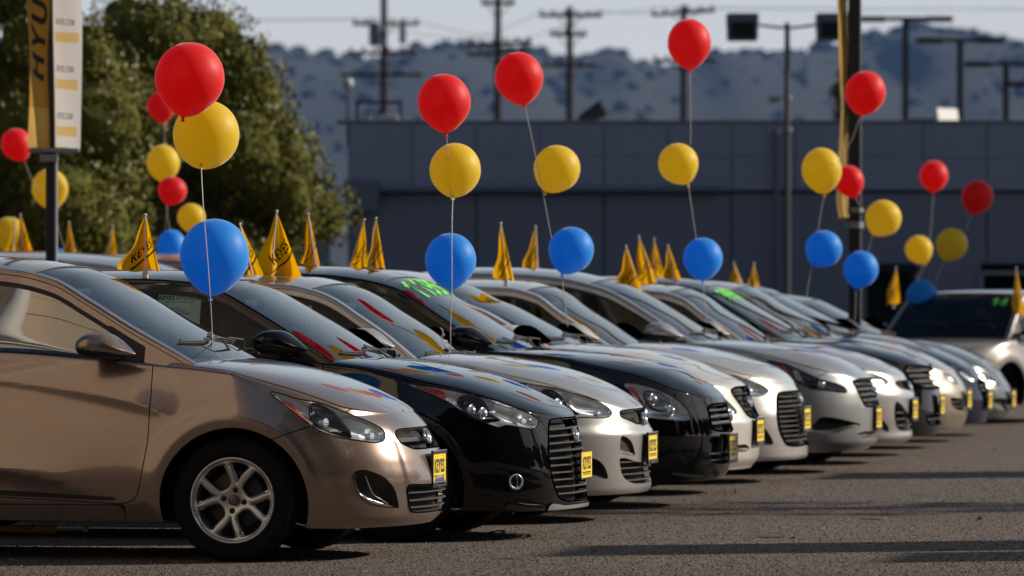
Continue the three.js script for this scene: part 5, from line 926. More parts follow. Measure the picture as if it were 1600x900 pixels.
{ const t = thing('rooftop_sign_box', 'white rooftop box leaning back under the middle lot light', 'rooftop box', place(7.38, 95.5).toArray(), TURN);
  part('white_panel', rbox(0.62, 0.40, 0.06, 0.01).rotateX(-0.15).rotateY(0.9).translate(0, 4.34, 0), std({ color: lin(0.62, 0.63, 0.60), roughness: 0.6 }), t); part('housing', rbox(0.42, 0.30, 0.6, 0.02, -0.42, 4.22, -0.2), M.black, t); }
{ const t = thing('rooftop_vent_frame', 'dark rooftop frame with pale ducts under the transformers', 'rooftop vent', place(-2.32, 96).toArray(), TURN);
  part('frame', merge([box(0.75, 0.05, 0.05, 0.05, 4.66, 0), box(0.05, 0.55, 0.05, -0.32, 4.4, 0), box(0.05, 0.55, 0.05, 0.42, 4.4, 0)]), M.black, t); part('duct', merge([rbox(0.38, 0.16, 0.3, 0.03, 0.20, 4.36, 0), rbox(0.18, 0.15, 0.3, 0.03, -0.18, 4.37, 0)]), std({ color: lin(0.35, 0.36, 0.37), roughness: 0.5 }), t); part('lamp_globe', new THREE.SphereGeometry(0.10, 16, 12).translate(-0.48, 4.98, 0), std({ color: lin(0.40, 0.41, 0.42), roughness: 0.3 }), t); part('globe_stem', rod(V(-0.48, 3.9, 0), V(-0.48, 4.9, 0), 0.02), M.black, t); }
leafyTree('dark_cypress', 'dark narrow tree on the hill side behind the gold banner', place(6.6, 112).toArray(), [[0, 4.6, 0, 0.28], [0.05, 5.0, 0, 0.26], [-0.05, 5.4, 0, 0.22], [0, 5.75, 0, 0.14], [0, 4.1, 0, 0.3]], 2500, 0.10);
leafyTree('yellow_shrub', 'yellowish shrub top showing above the wall right of the lamp post', place(6.6, 99).toArray(), [[0, 4.2, 0, 0.18], [0.2, 4.17, 0, 0.15], [-0.2, 4.15, 0, 0.14]], 900, 0.05);
// ---------------------------------------------------------------- lamp posts with banners
const goldCloth = (draw, w, h) => phys({ name: 'banner_print', map: canvasTexture(w, h, draw), roughness: 1, transmission: 0.5, thickness: 0, specularIntensity: 0.3, side: THREE.DoubleSide });
const goldBanner = goldCloth((c, w, h) => { c.fillStyle = '#b8892f'; c.fillRect(0, 0, w, h); c.fillStyle = '#d0a850'; c.fillRect(0, h * 0.86, w, h * 0.14); c.strokeStyle = '#2a2622'; c.lineWidth = 5; c.beginPath(); c.moveTo(w * 0.86, 0); c.lineTo(w * 0.86, h); c.stroke(); c.save(); c.translate(w * 0.44, h * 0.62); c.rotate(-Math.PI / 2); c.fillStyle = '#2b2926'; c.font = 'italic bold 150px sans-serif'; c.textBaseline = 'middle'; c.fillText('HYUNDAI', -h * 0.16, 0); c.restore(); }, 256, 1024);
const whiteBanner = goldCloth((c, w, h) => { c.fillStyle = '#dcd8d4'; c.fillRect(0, 0, w, h); for (let k = 0; k < 6; k++) { const y = h * (0.10 + k * 0.165); c.fillStyle = '#d8b878'; c.fillRect(w * 0.06, y, w * 0.82, h * 0.035); c.fillStyle = '#55565a'; c.font = 'bold 30px sans-serif'; c.fillText('KEYES.COM', w * 0.10, y - 26); } }, 256, 1024);
const streaky = goldCloth((c, w, h) => { c.fillStyle = '#b99349'; c.fillRect(0, 0, w, h); for (let k = 0; k < 60; k++) { c.fillStyle = ['#8a6a2e', '#d3b26a', '#4a3c22'][k % 3]; c.fillRect(rnd() * w, rnd() * h, 3 + rnd() * 8, 40 + rnd() * 120); } }, 128, 512);
function cloth(w, h, bend, nx = 10, ny = 30) { const g = new THREE.PlaneGeometry(w, h, nx, ny), p = g.attributes.position; for (let i = 0; i < p.count; i++) { const x = p.getX(i) / w, y = p.getY(i) / h; const [dx, dz] = bend(x, y); p.setX(i, p.getX(i) + dx); p.setZ(i, p.getZ(i) + dz); } g.computeVertexNormals(); return g; }
{ // left post, 44 m off: its pole 0.08 m wide
  const D = 44, t = thing('banner_lamp_post', 'left lamp post carrying a gold and a white vertical banner', 'lamp post', place(-3.62, D).toArray(), TURN, undefined);
  part('post', rbox(0.075, 7.5, 0.10, 0.02, 0.01, 3.75, -0.08), darkSteel, t); part('post_edge', rbox(0.022, 7.5, 0.10, 0.008, 0.052, 3.75, -0.06), steel, t);
  part('bracket', merge([rbox(0.40, 0.035, 0.05, 0.01, 0.04, 2.44, 0), rbox(0.40, 0.035, 0.05, 0.01, 0.04, 4.7, 0), rbox(0.14, 0.06, 0.12, 0.01, 0, 2.38, -0.04)]), steel, t);
  const gb = part('gold_banner', cloth(0.40, 2.24, (x, y) => { const l = Math.max(0, -y - 0.10) / 0.4; return [-(0.5 - x) * 0.14 * smooth(l, 0, 1), 0.03 * Math.sin(x * 5 + y * 6) + 0.05 * smooth(l, 0, 1)]; }), goldBanner, t, 'gold banner with dark lettering'); gb.position.set(-0.05, 3.575, 0.04); gb.rotation.y = 1.12;
  const wb = part('white_banner', cloth(0.40, 2.22, (x, y) => [0, 0.012 * Math.sin(x * 4 + y * 5)]), whiteBanner, t, 'white banner with gold bars'); wb.position.set(0.15, 3.57, 0.03); wb.rotation.y = 1.10;
}
{ // right post, 53 m off
  const D = 53, t = thing('banner_lamp_post', 'dark lamp post with a narrow gold banner right of the middle', 'lamp post', place(3.225, D).toArray(), TURN, undefined);
  part('post', rbox(0.10, 8, 0.11, 0.02, -0.01, 4, 0), M.black, t); part('post_edge', rbox(0.020, 8, 0.09, 0.008, 0.050, 4, 0.01), steel, t);
  part('banner_bracket', merge([rbox(0.13, 0.03, 0.05, 0.01, -0.10, 2.03, 0), new THREE.CylinderGeometry(0.085, 0.085, 0.06, 16).translate(0, 1.98, 0), new THREE.CylinderGeometry(0.085, 0.085, 0.04, 16).translate(0, 2.12, 0)]), steel, t);
  const gb = part('gold_banner', cloth(0.40, 2.9, (x, y) => { const l = Math.max(0, -y - 0.40) / 0.1; return [-(0.5 - x) * 0.10 * l, 0.03 * Math.sin(x * 9 + y * 7) + 0.05 * l * l]; }, 8, 60), streaky, t, 'gold banner seen edge on'); gb.position.set(-0.105, 3.50, 0.03); gb.rotation.y = 1.30;
}
const BALLOONS = [   // colour, centre, radius, half height, string from the knot down, label
  ['red', [-7.077, 2.354, -26.828], 0.172, 0.186, [[-7.103, 2.167, -26.802]], 'large red balloon highest of the nearest bunch above the bronze car'],
  ['yellow', [-7.098, 2.088, -27.232], 0.166, 0.185, [[-7.091, 1.897, -27.08], [-7.014, 1.702, -26.861], [-6.981, 1.481, -26.806], [-6.973, 1.296, -26.828], [-7.007, 1.135, -26.995], [-7.041, 0.997, -27.141]], 'large yellow balloon between the red and blue ones above the bronze car'],
  ['blue', [-7.007, 1.483, -27.046], 0.171, 0.192, [[-7.021, 1.29, -27.023]], 'large blue balloon in front of the black hatchback roof'],
  ['red', [-6.884, 2.411, -31.867], 0.154, 0.172, [[-6.869, 2.236, -31.85], [-6.855, 2.077, -31.853], [-6.84, 1.851, -31.856]], 'red balloon topmost over the silver hatchback'],
  ['yellow', [-6.843, 2.02, -31.978], 0.149, 0.167, [[-6.837, 1.848, -31.877], [-6.788, 1.667, -31.632], [-6.761, 1.328, -31.505], [-6.785, 1.116, -31.581], [-6.827, 0.956, -31.777]], 'yellow balloon in the middle over the silver hatchback'],
  ['blue', [-6.827, 1.495, -31.777], 0.148, 0.164, [[-6.819, 1.329, -31.758]], 'blue balloon lowest over the silver hatchback roofline'],
  ['red', [-7.391, 2.739, -36.56], 0.161, 0.180, [[-7.349, 2.551, -36.548], [-7.283, 2.238, -36.562], [-7.217, 1.899, -36.576], [-7.175, 1.679, -36.584], [-7.129, 1.526, -36.593]], 'red balloon tied on a slanting string over the white sedan'],
  ['yellow', [-7.165, 2.139, -36.708], 0.155, 0.164, [[-7.236, 1.986, -36.674]], 'yellow balloon to the right of the slanting string'],
  ['blue', [-7.035, 1.597, -36.531], 0.150, 0.161, [[-7.09, 1.437, -36.499], [-7.073, 1.263, -36.503], [-7.052, 1.094, -36.507]], 'blue balloon over the white sedan roof with its string to the hood'],
  ['red', [-7.061, 3.179, -41.322], 0.162, 0.190, [[-7.053, 2.983, -41.303], [-7.048, 2.692, -41.304], [-7.048, 2.426, -41.304]], 'red balloon highest of all against the sky'],
  ['yellow', [-7.157, 2.286, -41.404], 0.150, 0.160, [[-7.079, 2.128, -41.4], [-7.047, 1.885, -41.406], [-7.023, 1.718, -41.411]], 'yellow balloon under the highest red balloon'],
  ['blue', [-6.946, 1.578, -41.243], 0.147, 0.161, [[-6.943, 1.416, -41.223], [-6.929, 1.264, -41.226], [-6.915, 1.098, -41.229]], 'blue balloon above the grey silver sedan windshield'],
  ['red', [-6.399, 2.979, -46.049], 0.169, 0.187, [[-6.437, 2.789, -46.021], [-6.509, 2.583, -46.006], [-6.613, 2.399, -45.985]], 'red balloon beside the dark lamp post near the top'],
  ['yellow', [-6.764, 2.344, -46.076], 0.166, 0.193, [[-6.741, 2.148, -46.061], [-6.767, 2.005, -46.056], [-6.793, 1.841, -46.05]], 'yellow balloon left of the dark lamp post'],
  ['blue', [-6.72, 1.692, -45.881], 0.153, 0.158, [[-6.815, 1.55, -45.842], [-6.846, 1.371, -45.835], [-6.866, 1.213, -45.831], [-6.897, 1.029, -45.825]], 'blue balloon left of the dark lamp post near the windshields'],
  ['red', [-7.062, 2.333, -49.792], 0.131, 0.148, [[-7.004, 2.19, -49.783], [-6.976, 2.122, -49.789]], 'small red balloon half behind a yellow one at the lamp post'],
  ['yellow', [-6.901, 2.017, -50.845], 0.166, 0.172, [[-7.001, 1.854, -50.804], [-7.029, 1.72, -50.798]], 'yellow balloon right of the lamp post'],
  ['blue', [-7.073, 1.551, -50.606], 0.159, 0.174, [[-7.11, 1.377, -50.578], [-7.115, 1.238, -50.577], [-7.121, 1.093, -50.576]], 'blue balloon in front of the lamp post'],
  ['red', [-8.189, 2.71, -64.666], 0.166, 0.185, [[-8.194, 2.525, -64.644], [-8.208, 2.23, -64.641], [-8.237, 1.949, -64.635], [-8.302, 1.676, -64.622], [-8.411, 1.417, -64.6], [-8.44, 1.122, -64.594]], 'small red balloon upper right over the boxy pale car'],
  ['yellow', [-8.33, 1.859, -64.433], 0.158, 0.169, [[-8.255, 1.704, -64.428]], 'small yellow balloon under the small red one on the right'],
  ['red', [-7.046, 2.364, -59.286], 0.169, 0.189, [[-7.109, 2.167, -59.252], [-7.162, 2.012, -59.241]], 'dull red balloon in shade farthest right'],
  ['yellow', [-7.286, 1.861, -59.032], 0.168, 0.179, [[-7.369, 1.673, -58.995], [-7.449, 1.471, -58.979]], 'dull yellow balloon in shade on the right'],
  ['blue', [-7.558, 1.315, -58.671], 0.161, 0.181, [[-7.608, 1.148, -58.64], [-7.647, 1.0, -58.632], [-7.66, 0.866, -58.63]], 'dark blue balloon in shade before the boxy pale car windshield'],
  ['red', [-13.28, 3.023, -49.343], 0.128, 0.145, [[-13.252, 2.877, -49.328], [-13.246, 2.68, -49.329]], 'small red balloon half hidden behind the large red one'],
  ['yellow', [-13.653, 2.55, -50.798], 0.155, 0.179, [[-13.63, 2.364, -50.782], [-13.607, 2.042, -50.787], [-13.583, 1.923, -50.792]], 'small yellow balloon left of the large yellow one'],
  ['blue', [-13.06, 1.749, -48.878], 0.132, 0.164, [[-13.055, 1.582, -48.858], [-13.055, 1.525, -48.858]], 'small blue balloon left of the large blue one'],
  ['red', [-13.183, 2.263, -49.363], 0.133, 0.133, [[-13.218, 2.124, -49.335], [-13.241, 1.904, -49.331], [-13.252, 1.643, -49.328]], 'small red balloon left of the yellow knot before the trees'],
  ['yellow', [-13.013, 2.02, -49.397], 0.128, 0.133, [[-13.025, 1.886, -49.374], [-13.059, 1.701, -49.368]], 'small yellow balloon peeking above the large blue one'],
  ['red', [-14.135, 2.639, -47.638], 0.135, 0.152, [[-14.063, 2.498, -47.632], [-13.986, 2.306, -47.648], [-13.931, 2.222, -47.659]], 'small red balloon left of the tall banner foot'],
  ['yellow', [-14.268, 2.281, -49.142], 0.165, 0.188, [[-14.228, 2.089, -49.13], [-14.183, 1.904, -49.139], [-14.126, 1.718, -49.15]], 'yellow balloon in front of the left lamp post'],
  ['yellow', [-14.918, 1.881, -50.03], 0.160, 0.165, [[-14.913, 1.716, -50.011], [-14.913, 1.657, -50.011]], 'yellow balloon at the left edge behind small flags'],
  ['blue', [-14.745, 1.64, -51.086], 0.120, 0.120, [[-14.739, 1.52, -51.067], [-14.739, 1.496, -51.067]], 'blue balloon peeping over the roof of the bronze car'],
];
const FLAGS = [   // top of the staff, lower left and lower right of the cloth, label
  [[-13.728, 1.959, -46.19], [-13.798, 1.653, -46.176], [-13.706, 1.653, -46.195], 'narrow folded yellow flag at the far left edge'],
  [[-13.532, 1.978, -45.72], [-13.568, 1.671, -45.713], [-13.422, 1.681, -45.742], 'yellow flag lit from behind beside the left edge'],
  [[-13.821, 1.948, -48.212], [-13.869, 1.636, -48.203], [-13.741, 1.636, -48.229], 'dim yellow flag right of the left lamp post'],
  [[-13.443, 1.92, -48.289], [-13.517, 1.596, -48.274], [-13.396, 1.596, -48.299], 'dim yellow flag before the dark trees'],
  [[-7.895, 1.705, -29.008], [-8.022, 1.422, -28.982], [-7.815, 1.422, -29.025], 'broad yellow flag on the black hatchback roof edge'],
  [[-8.261, 1.704, -32.506], [-8.303, 1.407, -32.497], [-8.114, 1.407, -32.536], 'yellow flag half hidden behind the large blue balloon'],
  [[-7.883, 1.766, -31.868], [-8.007, 1.408, -31.843], [-7.742, 1.404, -31.897], 'broad wrinkled yellow flag over the silver hatchback'],
  [[-8.358, 1.797, -34.629], [-8.401, 1.49, -34.62], [-8.287, 1.486, -34.643], 'narrow yellow flag right of the broad wrinkled flag'],
  [[-8.22, 1.773, -35.575], [-8.309, 1.479, -35.557], [-8.188, 1.475, -35.582], 'leaning yellow flag on a white staff over the black sedan'],
  [[-8.031, 1.775, -35.104], [-8.087, 1.472, -35.092], [-7.971, 1.468, -35.116], 'yellow flag crossing the leaning one over the black sedan'],
  [[-7.749, 1.776, -37.712], [-7.787, 1.412, -37.704], [-7.659, 1.404, -37.731], 'yellow flag left on the roof of the pale silver hatchback'],
  [[-8.396, 1.817, -42.173], [-8.489, 1.509, -42.154], [-8.374, 1.509, -42.177], 'yellow flag with its staff on the right over the grey sedan'],
  [[-7.77, 1.668, -42.606], [-7.846, 1.368, -42.591], [-7.64, 1.314, -42.633], 'crumpled yellow flag leftmost of the four near the windshields'],
  [[-8.01, 1.764, -44.496], [-8.047, 1.399, -44.489], [-7.867, 1.399, -44.525], 'yellow flag tallest of the four near the windshields'],
  [[-8.296, 1.773, -46.785], [-8.341, 1.46, -46.776], [-8.208, 1.46, -46.803], 'plain orange yellow flag third of the four'],
  [[-7.904, 1.704, -45.232], [-7.944, 1.448, -45.224], [-7.797, 1.432, -45.254], 'yellow flag rightmost of the four near the windshields'],
  [[-8.358, 1.61, -51.365], [-8.395, 1.432, -51.357], [-8.275, 1.42, -51.382], 'small dim yellow flag over the row of windshields'],
  [[-7.864, 1.59, -49.424], [-7.909, 1.391, -49.415], [-7.807, 1.386, -49.436], 'small bright orange flag over the row of windshields'],
  [[-7.556, 1.592, -56.631], [-7.681, 1.229, -56.605], [-7.513, 1.242, -56.639], 'yellow flag on the left of the boxy pale car roof'],
  [[-6.195, 1.57, -55.377], [-6.24, 1.141, -55.367], [-6.112, 1.129, -55.393], 'yellow flag at the right edge over the boxy pale car'],
];
// ---------------------------------------------------------------- balloons
const latex = { red: lin(0.97, 0.008, 0.012), yellow: lin(0.95, 0.74, 0.020), blue: lin(0.008, 0.42, 1.0) }, latexMat = {};
for (const k in latex) latexMat[k] = phys({ name: `${k}_latex`, color: latex[k], roughness: 1, transmission: 0.58, thickness: 0, specularIntensity: 0.3, clearcoat: 0.9, clearcoatRoughness: 0.5, sheen: 1, sheenColor: new THREE.Color(0.9, 0.9, 0.9), sheenRoughness: 0.55 });
const twine = std({ name: 'white_twine', color: lin(0.62, 0.60, 0.56), roughness: 0.9 });
function balloonShape(r, h) {
  const pts = []; for (let i = 0; i <= 44; i++) { const a = i / 44 * Math.PI; const y = Math.cos(a), w = Math.pow(Math.sin(a), y < 0 ? 1.06 : 0.98); pts.push(new THREE.Vector2(Math.max(0.0005, w * r * (y < 0 ? 1 - 0.07 * y * y : 1)), y * h + (y < -0.6 ? -((Math.abs(y) - 0.6) ** 2) * h * 0.42 : 0))); }
  return new THREE.LatheGeometry(pts.reverse(), 48);
}
const stringRadius = (d) => 0.0016 + d * 0.00003;
for (const [colour, c, r, h, str, label] of BALLOONS) {
  const t = thing(`${colour}_balloon`, label, 'balloon', c, rnd() * 6, 'balloons tied in bunches to the cars'), m = latexMat[colour], bottom = -h * 1.048;
  const first = V(...str[0]).sub(V(...c)), tiltAxis = V(first.x, -Math.abs(first.y), first.z).normalize();
  const tilt = new THREE.Quaternion().setFromUnitVectors(V(0, -1, 0), tiltAxis);
  t.rotation.y = 0;
  const env = part('envelope', balloonShape(r, h * 0.965), m, t); env.quaternion.copy(tilt);
  const tip = V(0, bottom, 0).applyQuaternion(tilt);
  part('knot', merge([new THREE.SphereGeometry(0.009, 10, 8), new THREE.CylinderGeometry(0.004, 0.013, 0.016, 10, 1, true).translate(0, -0.013, 0)]), m, t).position.copy(tip);
  if (str.length > 1) part('string', tube([tip.clone(), ...str.slice(1).map((p) => V(...p).sub(V(...c)))], stringRadius(-c[2]), 60, 5), twine, t);
}
{ // the loops where two strings are tied to the wipers
  for (const [x, y, z, label] of [[-7.05, 1.02, -27.15, 'knotted white string end tied to the wiper of the bronze car'], [-6.90, 1.02, -31.85, 'knotted white string end tied to the wiper of the silver hatchback']]) {
    const pts = []; for (let k = 0; k < 40; k++) { const a = k * 0.55, s = k / 40; pts.push(V(x + 0.010 * Math.sin(a * 1.3) + s * 0.05, y + 0.07 - s * 0.13 + 0.016 * Math.cos(a), z + 0.022 * Math.cos(a * 0.9))); }
    tag(part(numbered('string_knot'), tube(pts, 0.0028, 160, 5), twine, scene), label, 'string knot', 'string ends tied to wipers');
  }
}
// ---------------------------------------------------------------- window flags
const flagPrint = canvasTexture(512, 512, (c, w, h) => {
  c.fillStyle = '#f2bc00'; c.fillRect(0, 0, w, h); c.fillStyle = '#120d05'; c.strokeStyle = '#120d05';
  c.save(); c.translate(w * 0.56, h * 0.60); c.rotate(-0.55); c.font = 'italic bold 118px sans-serif'; c.textAlign = 'center'; c.textBaseline = 'middle'; c.fillText('KEYES', 0, 0); c.lineWidth = 16; c.beginPath(); c.moveTo(-210, 84); c.lineTo(230, 84); c.stroke(); c.restore();
});
flagPrint.wrapS = flagPrint.wrapT = THREE.ClampToEdgeWrapping;
const flagMat = phys({ name: 'yellow_flag_cloth', map: flagPrint, color: lin(0.95, 0.90, 0.9), roughness: 1, transmission: 0.42, thickness: 0, specularIntensity: 0.3, side: THREE.DoubleSide }), staffMat = std({ name: 'white_staff', color: lin(0.70, 0.66, 0.64), roughness: 0.5 });
FLAGS.forEach(([top, bl, br, label], n) => {
  const A = V(...top), B = V(...bl), C = V(...br), t = thing('window_flag', label, 'flag', [A.x, Math.min(B.y, C.y), A.z], 0, 'yellow dealership flags clipped to car windows'), o = t.position.clone();
  const wide = B.distanceTo(C), h = A.y - Math.min(B.y, C.y), staffRight = n === 8 ? 0 : n === 4 || n === 5 ? 0.62 : n === 11 ? 0.95 : n === 6 ? 0.36 : 0.12 + rnd() * 0.7;
  // the cloth hangs from the staff in folds: a fan of pleats that widens downwards
  const NX = 26, NY = 18, g = new THREE.PlaneGeometry(1, 1, NX, NY), p = g.attributes.position, depth = Math.max(0.05, wide * 0.55), ph = rnd() * 6, wob = 1.6 + rnd() * 1.4;
  for (let j = 0; j <= NY; j++) for (let i = 0; i <= NX; i++) {
    const u = i / NX, v = j / NY, k = j * (NX + 1) + i, ragged = 0.045 * Math.sin(u * 9 + ph) * v, L = A.clone().lerp(B, Math.pow(v, 0.92)), R = A.clone().lerp(C, Math.pow(v, 0.92));
    const fold = Math.sin(u * Math.PI * wob + ph) * 0.5 + Math.sin(u * Math.PI * 5.3 + ph * 2 + v * 2) * 0.18, q = L.lerp(R, u + 0.10 * Math.sin(v * 7 + ph + u * 3) * v * (1 - u) * 2);
    q.y -= ragged * h * 0.6; q.addScaledVector(ahead, -fold * depth * v); q.addScaledVector(right, 0.014 * (1 - v) * (u - 0.5)); q.sub(o); p.setXYZ(k, q.x, q.y, q.z);
  }
  g.computeVertexNormals(); const uv = g.attributes.uv; for (let i = 0; i < uv.count; i++) uv.setXY(i, 0.08 + uv.getX(i) * 0.85, uv.getY(i));
  part('cloth', g, flagMat, t);
  const foot = B.clone().lerp(C, staffRight).addScaledVector(ahead, -depth * 0.25), lo = foot.clone().lerp(A, -0.06).sub(o), up = A.clone().addScaledVector(V().subVectors(A, foot), 0.05).sub(o);
  part('staff', merge([rod(lo, up, 0.0045, 0.004, 10), new THREE.SphereGeometry(0.009, 10, 8).translate(up.x, up.y, up.z)]), staffMat, t);
  part('clip', rbox(0.03, 0.05, 0.02, 0.006, lo.x, lo.y, lo.z), staffMat, t);
});
// ---------------------------------------------------------------- papers and paint-pen prices on the cars
function sheetOfPaper(w, h, draw) { return std({ name: 'printed_paper', map: canvasTexture(256, Math.round(256 * h / w), draw), roughness: 0.9, color: lin(0.85, 0.97, 0.92) }); }
const smallPrint = (c, x, y, w, n, s) => { for (let k = 0; k < n; k++) c.fillRect(x + (k % 3) * 3, y + k * s, w * (0.55 + 0.45 * ((k * 37 % 11) / 11)), s * 0.38); };
const guide = sheetOfPaper(0.22, 0.28, (c, w, h) => { c.fillStyle = '#e8efe9'; c.fillRect(0, 0, w, h); c.fillStyle = '#222'; c.font = 'bold 30px sans-serif'; c.fillText('BUYERS GUIDE', 14, 44); c.lineWidth = 2; c.strokeRect(14, 58, w - 28, h - 76); c.font = 'bold 44px sans-serif'; c.fillText('WARRANTY', 12, h * 0.50); smallPrint(c, 24, h * 0.58, w - 60, 9, 12); smallPrint(c, 24, 74, w - 70, 4, 14); });
const sticker = sheetOfPaper(0.24, 0.31, (c, w, h) => { c.fillStyle = '#e8f0ea'; c.fillRect(0, 0, w, h); c.fillStyle = '#222'; c.textAlign = 'center'; c.font = 'italic bold 34px sans-serif'; c.fillText('KEYES HYUNDAI', w / 2, 44); c.font = '13px sans-serif'; c.fillText('5600 VAN NUYS BOULEVARD', w / 2, 62); c.textAlign = 'left'; smallPrint(c, 62, 96, 140, 6, 15); smallPrint(c, 20, 200, 90, 9, 12); smallPrint(c, 138, 200, 92, 11, 11); });
function windowPaper(label, car, x, y, w, h, mat, near = true, shift = 0) {
  const S = car.surf, t = clamp((y - S.top(x)) / (S.edge(x) - S.top(x)), 0.05, 0.95), s = S.house(x, t), e = S.house(x, t + 0.06), tilt = Math.atan2(s[2] - e[2], e[1] - s[1]);
  const m = part(numbered('window_paper'), new THREE.PlaneGeometry(w, h, 4, 4), mat, scene); m.position.set(car.position.x + x, y, car.position.z + (near ? 1 : -1) * (s[2] - 0.014 - shift)); m.rotation.set(near ? -tilt : tilt, 0, 0); m.material.side = THREE.DoubleSide;
  tag(m, label, 'paper', 'papers stuck inside car windows'); return m;
}
windowPaper('pale printed sheet with a bold heading inside the black hatchback side window', row[2], -2.06, 1.165, 0.235, 0.29, sticker);
windowPaper('pale bordered notice beside the sheet with the bold heading', row[2], -2.33, 1.165, 0.215, 0.28, guide);
windowPaper('pale sheet on the far side window seen through the bronze car windshield', row[1], -1.72, 1.10, 0.30, 0.22, sticker, false);
windowPaper('pale sheet seen through the windshield of the black hatchback', row[2], -1.78, 1.12, 0.26, 0.24, guide, false);
windowPaper('pale sheet seen through the windshield of the silver hatchback', row[3], -1.72, 1.08, 0.26, 0.22, guide, false);
function priceText(text, label, car, x, z0, z1, size) {
  const width = z0 - z1, chars = text.length, g = new TextGeometry(text, { font, size, depth: 0.0012, curveSegments: 5 }); g.computeBoundingBox(); const bw = g.boundingBox.max.x - g.boundingBox.min.x;
  const p = g.attributes.position; for (let i = 0; i < p.count; i++) { // letters lie on the slope of the windscreen, heads up
    const u = (p.getX(i) - g.boundingBox.min.x) / bw, z = z0 - u * width, xx = x - p.getY(i) * 0.88, yy = car.screenAt(xx, z) + 0.003 + p.getZ(i); p.setXYZ(i, xx, yy, z); }
  g.deleteAttribute('normal'); g.computeVertexNormals();
  const m = part(numbered('price_figures'), g, M.neon, scene); m.position.copy(car.position); m.rotation.copy(car.rotation); tag(m, label, 'price', 'green prices written on windshields'); return m;
}
priceText('11950', 'bright green price figures on the black sedan windshield', row[4], -1.80, 0.50, -0.42, 0.20);
priceText('9950', 'faint green price figures on the charcoal sedan windshield', row[9], -1.66, 0.46, -0.30, 0.16);
// ---------------------------------------------------------------- cars of other rows
const EXTRA = { length: 3.95, wheel: -0.80, base: 2.5, lead: 0.70, nose0: -0.01, header: -1.54, cowl: -0.98, sail: -1.18, screen: M.darkScreen, width: WIDTH, low: LOW, pillarFoot: -0.84,
  hood: [[-1.2, 0.90], [-0.95, 0.885], [-0.6, 0.86], [-0.35, 0.83], [-0.18, 0.78], [-0.08, 0.70]], face: [[-0.04, 0.62], [-0.01, 0.5], [0, 0.4], [-0.01, 0.25], [-0.06, 0.16]],
  crest: [[-4, 0.90], [-1.5, 0.87], [-0.95, 0.85], [-0.6, 0.83], [-0.3, 0.78], [-0.1, 0.70]], edge: [[-3.9, 0.95], [-3.7, 1.25], [-3.2, 1.345], [-2.4, 1.36], [-1.9, 1.35], [-1.62, 1.33], [-1.48, 1.28], [-1.2, 1.06], [-1.0, 0.89], [-0.8, 0.72]], rise: 0.03, glassWidth: 0.72, tumble: 0.18, step: 0.026 };
EXTRA.nose = [...EXTRA.hood.filter(([x]) => x > -0.95), ...EXTRA.face];
{
  const boxLamp = [[-0.50, 0.72], [-0.36, 0.72], [-0.24, 0.68], [-0.24, 0.60], [-0.38, 0.58], [-0.50, 0.62]];
  const q = place(3.98, 57.4), a = Math.atan2(-0.95, -0.316);
  row[13] = buildCar({ ...EXTRA, at: [q.x, q.z], turn: a, paint: carPaint('grey_beige_paint', [0.29, 0.27, 0.25], 0.4, 0.36), features: [{ kind: 'lamp', pts: boxLamp, mat: M.reflector, depth: 0.04, trim: true }, { kind: 'grille', name: 'front_grille', middle: true, pts: [[-0.2, 0.66], [-0.02, 0.66], [0.02, 0.58], [-0.2, 0.57]], trim: 0.008, depth: 0.04, slats: slats([0.62], { h: 0.012 }) }], plate: [0.02, 0.42, 0], mirror: [-1.30, 0.98, 0.93] },
    'boxy_pale_car', 'boxy pale car turned towards the camera at the far right', 'car', 'cars of other rows');
  const m = priceText('14', 'short green figures at the top of the boxy pale car windshield', row[13], -1.36, -0.34, -0.52, 0.12);
}
function otherCar(src, name, label, across, depth, turn, tall = 1) { const c = src.clone(); c.name = numbered(name); const p = place(across, depth); c.position.set(p.x, 0, p.z); c.rotation.y = turn; c.scale.set(1.08, tall, 1.08); scene.add(c); return tag(c, label, 'car', 'cars of other rows'); }
otherCar(row[8], 'silver_hatchback', 'silver car roof showing over the bronze car beside the dim flags', -6.6, 45.6, Math.PI * 0.99, 1.19);
otherCar(row[10], 'tan_sedan', 'car roof behind the black hatchback under the dim flags', -5.9, 50.5, Math.PI * 0.99, 1.17);
otherCar(row[6], 'pale_silver_hatchback', 'pale car half hidden left of the boxy pale car', 2.9, 66, Math.PI * 0.2);
// ---------------------------------------------------------------- things on the ground
{
  const t = thing('fallen_flag', 'rolled yellow flag lying on the ground beside the bronze car', 'flag', place(-2.80, 30.4).toArray(), TURN);
  const g = new THREE.CylinderGeometry(0.028, 0.045, 0.36, 18, 14), p = g.attributes.position; for (let i = 0; i < p.count; i++) { const y = p.getY(i), k = 1 + 0.5 * fbm(p.getX(i) * 30, y * 12, p.getZ(i) * 30, 2); p.setXYZ(i, p.getX(i) * k * 0.6, y, p.getZ(i) * k); } g.computeVertexNormals(); g.rotateZ(Math.PI / 2); const uv = g.attributes.uv; for (let i = 0; i < uv.count; i++) uv.setXY(i, uv.getY(i), 0.1 + uv.getX(i) * 0.9);
  part('cloth', g.translate(0.16, 0.030, 0), std({ name: 'yellow_flag_rolled', map: flagPrint, roughness: 0.9 }), t); part('staff', rod(V(0.2, 0.022, 0), V(0.49, 0.030, 0.02), 0.006), staffMat, t); part('clip', rbox(0.035, 0.035, 0.025, 0.006, 0.50, 0.032, 0.02), staffMat, t);
}
